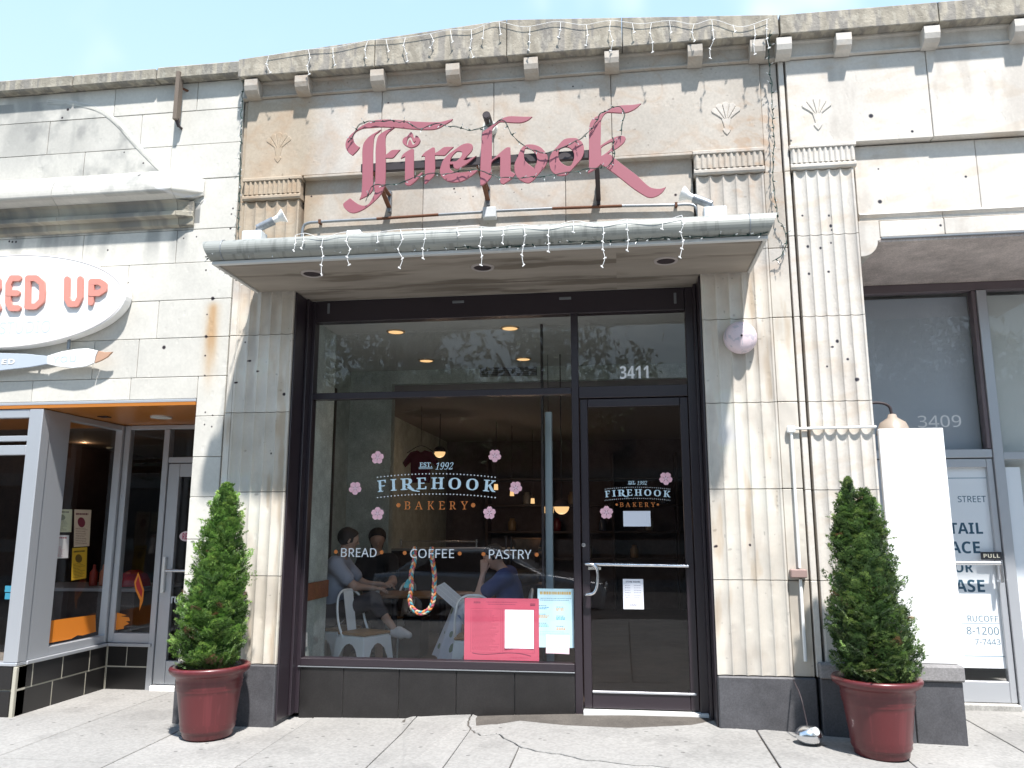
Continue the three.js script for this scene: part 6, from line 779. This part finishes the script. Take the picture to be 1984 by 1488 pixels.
// ---------- leased building: interior, papers, board, lamp ----------
{
  const ZB = -1.3; structure('vacant_floor', boxUV(box(2.05, -0.2, -5.5, 4.9, 0.05, -1.45)), std(0.3, 0.3, 0.29)); structure('vacant_walls', [boxUV(box(2.05, 0.05, -5.6, 4.9, 4.0, -5.5)), boxUV(box(1.95, 0.05, -5.5, 2.05, 4.0, -1.62)), boxUV(box(4.85, 0.05, -5.5, 4.95, 4.0, -1.4))], std(0.55, 0.58, 0.58, { map: grainTex })); structure('vacant_ceiling', boxUV(box(1.95, 4.005, -5.6, 4.95, 4.1, -1.61)), std(0.5, 0.5, 0.5));
  P('house_number', textPx('3409', fSR, 1779, 804, 1861, 827, ZB - 0.045), std(0.75, 0.76, 0.76), BR, 'pale street number on the dark transom glass');
  const r = rng(61), zz = ZB - 0.052, a = W(1790, 1292, zz), b = W(1982, 905, zz), px0 = W(1755, 905, zz)[0], w = b[0] - 0.03 - px0, y0 = a[1], h = b[1] - a[1];
  const cw = 512, ch = Math.round(512 * h / w), X = (u, v) => (W(u, v, zz)[0] - px0) / w * cw, Y = (u, v) => (1 - (W(u, v, zz)[1] - y0) / h) * ch;
  const tx = paperTex(cw, ch, (g) => {
    g.fillStyle = '#e9eef2'; g.fillRect(0, 0, cw, ch); g.strokeStyle = '#5a7f94'; g.lineWidth = 3; g.strokeRect(40, Y(1900, 926), X(1915, 926) - 40, Y(1930, 1272) - Y(1900, 926)); g.fillStyle = '#30566c'; g.textAlign = 'right';
    const T = (s, u, v0, v1, wt) => { const hh = Y(u, v1) - Y(u, v0); g.font = wt + ' ' + Math.round(hh * 1.36) + 'px sans-serif'; g.fillText(s, X(u, v1), Y(u, v1)); };
    T('STREET', 1911, 961, 973, ''); T('RETAIL', 1906, 1012, 1034, 'bold'); T('SPACE', 1902, 1049, 1072, 'bold'); T('FOR', 1886, 1090, 1109, 'bold'); T('LEASE', 1911, 1123, 1147, 'bold'); T('RUCOFF', 1935, 1193, 1205, ''); g.fillRect(60, Y(1930, 1208), X(1936, 1208) - 60, 2); T('8-1200', 1937, 1215, 1230, ''); T('7-7443', 1940, 1238, 1250, '');
  });
  solo('lease_poster', new THREE.PlaneGeometry(w, h, 1, 1).translate(px0 + w / 2, y0 + h / 2, zz), new THREE.MeshStandardMaterial({ map: tx, roughness: 0.8, side: THREE.DoubleSide }), 'large white lease poster with blue lettering inside the door of the vacant shop', 'poster');
  const pl = W(1922, 1077, ZB + 0.02); const ps = sub('pull_plate', BR); part('plate', box(pl[0] - 0.09, pl[1] - 0.035, ZB + 0.001, pl[0] + 0.09, pl[1] + 0.035, ZB + 0.012), std(0.03, 0.03, 0.035), ps); part('lettering', textFit('PULL', fSB, pl[0] - 0.07, pl[1] - 0.018, pl[0] + 0.07, pl[1] + 0.018, ZB + 0.014), std(0.75, 0.70, 0.55), ps);
  const zB = -0.02, bl = W(1706, 880, zB)[0], brr = W(1832, 880, zB)[0], bt = W(1760, 830, zB)[1]; const bd = thing('white_board', 'tall blank white board standing on the granite plinth', 'board'); P('panel', cbox(bl, 0.578, zB - 0.04, brr, bt, zB, 0.004), std(0.82, 0.82, 0.82, { roughness: 0.5 }), bd); P('batten', [cbox(bl + 0.04, 0.6, zB - 0.075, bl + 0.09, bt - 0.03, zB - 0.042), cbox(brr - 0.09, 0.6, zB - 0.075, brr - 0.04, bt - 0.03, zB - 0.042)], M.offWhite, bd);
  const zl = -0.3, lp = W(1728, 828, zl), lm = thing('barn_lamp', 'cream gooseneck barn lamp on the pilaster behind the white board', 'lamp'); P('shade', new THREE.LatheGeometry([[0.135, 0], [0.13, 0.03], [0.10, 0.1], [0.04, 0.14], [0.03, 0.17], [0, 0.175]].map(p => new THREE.Vector2(...p)), 28).translate(lp[0] + 0.01, lp[1] - 0.06, zl), phys(0.33, 0.275, 0.225, { roughness: 0.4, side: THREE.DoubleSide }), lm); P('gooseneck', tube([[lp[0] + 0.01, lp[1] + 0.1, zl], [lp[0] - 0.01, lp[1] + 0.18, zl], [lp[0] - 0.08, lp[1] + 0.21, zl], [2.025, lp[1] + 0.2, zl]], 0.012), M.darkIron, lm);
}
// ---------- potted conifers ----------
const potTex = texture(512, 256, (u, v) => { const n = 0.86 + 0.14 * (fbm(u * 10, v * 6, 4, 121, 10) - 0.5), d = sstep(0.6, 0.78, fbm(u * 40, v * 5, 4, 123, 40)) * 0.10, s = sstep(0.72, 0.8, fbm(u * 60, v * 40, 3, 125, 60)) * 0.25; return [n + d + s * 0.3, n + d * 1.4 + s, n + d * 1.4 + s]; }), thuja = new THREE.MeshPhysicalMaterial({ vertexColors: true, roughness: 0.9, side: THREE.DoubleSide, transmission: 0.25, thickness: 0 }), glaze = phys(0.135, 0.018, 0.022, { roughness: 0.42, clearcoat: 0.3, clearcoatRoughness: 0.2, map: potTex });
function thujaCrown(seed, n, H, R, cx, cy, cz, lean, cols) { // n flat fronds of tiny sprays; R(h) radius profile for h in 0..1
  const r = rng(seed), pos = [], col = [], nor = [], d = new THREE.Vector3(), s = new THREE.Vector3(), nn = new THREE.Vector3(), e = new THREE.Vector3(), g = new THREE.Vector3();
  for (let c = 0; c < n; c++) {
    const hh = clamp(1 - Math.pow(1 - r(), 0.6), 0, 0.985), a = r() * 6.28318, ns = 0.74 + 0.5 * fbm(a * 2.2 + 10, hh * 7, 3, seed), f = Math.sqrt(lerp(0.16, 1.0, r())), ox = Math.cos(a), oz = Math.sin(a), Rr = R(hh) * ns, Lf = Math.min((0.07 + r() * 0.085) * (r() > 0.95 ? 1.5 : 1), 0.05 + Rr * 0.9), rad = Math.max(0, Rr * f - Lf * 0.25);
    const B = [cx + ox * rad + lean * hh, cy + hh * H - Lf * 0.35, cz + oz * rad], odd = r(), base = odd < 0.025 ? [0.17, 0.11, 0.05] : cols[Math.floor(r() * cols.length)], cv = 0.72 + r() * 0.56; if (f > 0.8 && fbm(a * 3 + 5, hh * 13, 2, seed + 4) < 0.37) continue;
    d.set(ox * 0.62 + (r() - 0.5) * 0.7, 0.55 + (r() - 0.45) * 0.9 + hh * 0.5, oz * 0.62 + (r() - 0.5) * 0.7).normalize(); s.set(-oz * 0.7 + (r() - 0.5) * 1.1, (r() - 0.5) * 0.6, ox * 0.7 + (r() - 0.5) * 1.1); s.addScaledVector(d, -s.dot(d)).normalize(); nn.crossVectors(s, d).normalize(); const bend = (r() - 0.5) * 0.5;
    for (let i = 0; i < 64; i++) {
      const t = Math.pow(r(), 0.75), wd = Lf * 0.42 * Math.sin(Math.PI * Math.min(1, t * 0.86 + 0.12)), q = (r() * 2 - 1) * wd, o = (r() - 0.5) * 0.016 + bend * t * t * Lf;
      const px = B[0] + d.x * t * Lf + s.x * q + nn.x * o, py = B[1] + d.y * t * Lf + s.y * q + nn.y * o, pz = B[2] + d.z * t * Lf + s.z * q + nn.z * o;
      e.copy(d).addScaledVector(s, Math.sign(q) * 0.75 + (r() - 0.5) * 0.6).addScaledVector(nn, (r() - 0.5) * 0.9).normalize(); g.crossVectors(e, nn).addScaledVector(nn, (r() - 0.5) * 0.8).normalize();
      const L = 0.011 + r() * 0.014, w = 0.0026 + r() * 0.0016, v = cv * (0.78 + r() * 0.44) * (t > 0.72 ? 1.35 : 1), k = [base[0] * v * (t > 0.72 ? 1.12 : 1), base[1] * v, base[2] * v];
      const A0 = [px - g.x * w, py - g.y * w, pz - g.z * w], A1 = [px + g.x * w, py + g.y * w, pz + g.z * w], M0 = [px + e.x * L, py + e.y * L, pz + e.z * L]; const nx = e.y * g.z - e.z * g.y, ny = e.z * g.x - e.x * g.z, nz = e.x * g.y - e.y * g.x;
      const S0 = [px + e.x * L * 0.35 + g.x * L * 0.6, py + e.y * L * 0.35 + g.y * L * 0.6, pz + e.z * L * 0.35 + g.z * L * 0.6], S1 = [px + e.x * L * 0.45 - g.x * L * 0.55, py + e.y * L * 0.45 - g.y * L * 0.55, pz + e.z * L * 0.45 - g.z * L * 0.55], Q = [px + e.x * L * 0.3, py + e.y * L * 0.3, pz + e.z * L * 0.3];
      for (const T of [[A0, A1, M0], [A0, Q, S1], [A1, S0, Q]]) for (const v of T) { pos.push(v[0], v[1], v[2]); nor.push(nx, ny, nz); col.push(k[0], k[1], k[2]); }
    }
  }
  const G2 = new THREE.BufferGeometry(); G2.setAttribute('position', new THREE.Float32BufferAttribute(pos, 3)); G2.setAttribute('color', new THREE.Float32BufferAttribute(col, 3)); G2.computeVertexNormals(); return G2;
}
function pot(t, x, z, hgt, rb, rt, tilt = 0) {
  const y = gy(x, z), pr = [[0, 0], [rb - 0.015, 0], [rb, 0.012], [rb + 0.006, 0.05]]; const at = k => lerp(rb + 0.006, rt - 0.045, k);
  for (const [k, o] of [[0.1, 0], [0.14, 0.006], [0.17, 0], [0.2, 0.006], [0.24, 0], [0.6, 0], [0.66, 0], [0.685, 0.007], [0.71, 0], [0.73, 0.007], [0.755, 0], [0.775, 0.007], [0.8, 0]]) pr.push([at(k) + o, hgt * k]);
  pr.push([at(0.86), hgt * 0.86], [rt - 0.03, hgt * 0.885], [rt - 0.008, hgt * 0.92], [rt, hgt * 0.965], [rt - 0.008, hgt * 0.995], [rt - 0.025, hgt], [rt - 0.05, hgt * 0.99], [rt - 0.06, hgt * 0.93], [rt - 0.07, hgt * 0.8], [0.0, hgt * 0.8]);
  const g = new THREE.LatheGeometry(pr.map(p => new THREE.Vector2(...p)), 56); g.rotateZ(tilt); g.translate(x, y + (tilt ? rb * Math.abs(Math.sin(tilt)) * 0.5 : 0), z); P('pot', g, glaze, t);
  const sm = std(0.10, 0.075, 0.055, { map: grainTex, roughness: 1 }); const sg = new THREE.CircleGeometry(rt - 0.068, 28).rotateX(-Math.PI / 2); P('soil', sg.translate(x, y + hgt * 0.9, z), sm, t); return y + hgt * 0.9;
}
const prof = pts => h => { for (let i = 0; i + 1 < pts.length; i++) if (h <= pts[i + 1][0]) return lerp(pts[i][1], pts[i + 1][1], (h - pts[i][0]) / (pts[i + 1][0] - pts[i][0])); return pts[pts.length - 1][1]; };
{
  const t = thing('potted_conifer', 'bright green narrow conifer in a burgundy glazed pot beside the studio door', 'potted tree'), x = -3.33, z = 0.35, y = pot(t, x, z, 0.55, 0.19, 0.315, 0.02);
  P('trunk', rod([x, y - 0.05, z], [x + 0.1, y + 1.3, z], 0.022, 0.008), bark, t);
  const top = W(437, 932, z)[1]; P('crown', thujaCrown(301, 1650, top - y - 0.08, prof([[0, 0.16], [0.05, 0.235], [0.15, 0.255], [0.35, 0.235], [0.6, 0.175], [0.8, 0.115], [0.92, 0.062], [1, 0.012]]), x - 0.03, y + 0.06, z, 0.07, [[0.13, 0.26, 0.045], [0.10, 0.215, 0.036], [0.18, 0.31, 0.06], [0.075, 0.165, 0.03], [0.12, 0.24, 0.042]]), thuja, t);
}
{
  const t = thing('potted_conifer', 'dark green bushy conifer in a burgundy glazed pot in front of the white board', 'potted tree'), x = 1.765, z = 0.47, y = pot(t, x, z, 0.53, 0.18, 0.305, 0.0);
  P('trunk', [rod([x, y - 0.05, z], [x - 0.04, y + 1.2, z], 0.025, 0.008), rod([x + 0.02, y, z], [x + 0.1, y + 1.0, z], 0.02, 0.008)], bark, t);
  const top = W(1646, 985, z)[1], cc = [[0.09, 0.17, 0.038], [0.07, 0.14, 0.032], [0.13, 0.21, 0.05], [0.052, 0.11, 0.028]]; P('crown', thujaCrown(402, 1650, top - y - 0.06, prof([[0, 0.18], [0.06, 0.25], [0.2, 0.262], [0.45, 0.24], [0.65, 0.21], [0.82, 0.165], [0.93, 0.10], [1, 0.03]]), x + 0.03, y + 0.05, z, W(1652, 985, z)[0] - x - 0.03, cc), thuja, t);
  P('leader_shoot', thujaCrown(403, 210, W(1646, 918, z)[1] - top + 0.22, prof([[0, 0.10], [0.3, 0.085], [0.7, 0.045], [1, 0.006]]), W(1640, 985, z)[0], top - 0.25, z, 0.02, cc), thuja, t);
  P('leader_shoot', thujaCrown(404, 160, 0.34, prof([[0, 0.09], [0.4, 0.07], [1, 0.01]]), W(1678, 985, z)[0], top - 0.2, z, 0.01, cc), thuja, t);
}
{ // weeds and crumbs by the pots
  const [x, z] = G(352, 1422), y = gy(x, z); const t = thing('rubble_heap', 'small heap of broken grey pieces beside the bright green conifer pot', 'rubble'); const r = rng(9); for (let i = 0; i < 7; i++) P('stone', new THREE.DodecahedronGeometry(0.03 + r() * 0.025, 0).scale(1.4, 0.6, 1).translate(x + (r() - 0.5) * 0.2, y + 0.018, z + (r() - 0.5) * 0.12), i % 3 ? std(0.3, 0.3, 0.28, { map: grainTex }) : std(0.09, 0.14, 0.05), t);
  const [wx, wz] = G(463, 1400), wy = gy(wx, wz); const wd = thing('weed', 'small green weed growing at the granite base behind the pot', 'weed'); P('leaves', leafCloud(60, 71, q => new THREE.Vector3(wx + (q() - 0.5) * 0.1, wy + 0.01 + q() * 0.07, wz + (q() - 0.5) * 0.06), 0.022, [[0.07, 0.16, 0.03], [0.09, 0.2, 0.04]]), leafMat, wd); P('stem', [rod([wx, wy - 0.01, wz], [wx + 0.01, wy + 0.06, wz], 0.003), rod([wx, wy - 0.01, wz], [wx - 0.03, wy + 0.05, wz], 0.003)], std(0.07, 0.14, 0.03), wd);
}
// ---------- put each group's origin at its base, then render ----------
scene.updateMatrixWorld(true);
for (const g of tops) { const b = new THREE.Box3().setFromObject(g), c = new THREE.Vector3((b.min.x + b.max.x) / 2, b.min.y, (b.min.z + b.max.z) / 2); if (!isFinite(c.x)) continue; g.position.copy(c); for (const k of g.children) k.position.sub(c); }
renderer.render(scene, camera);
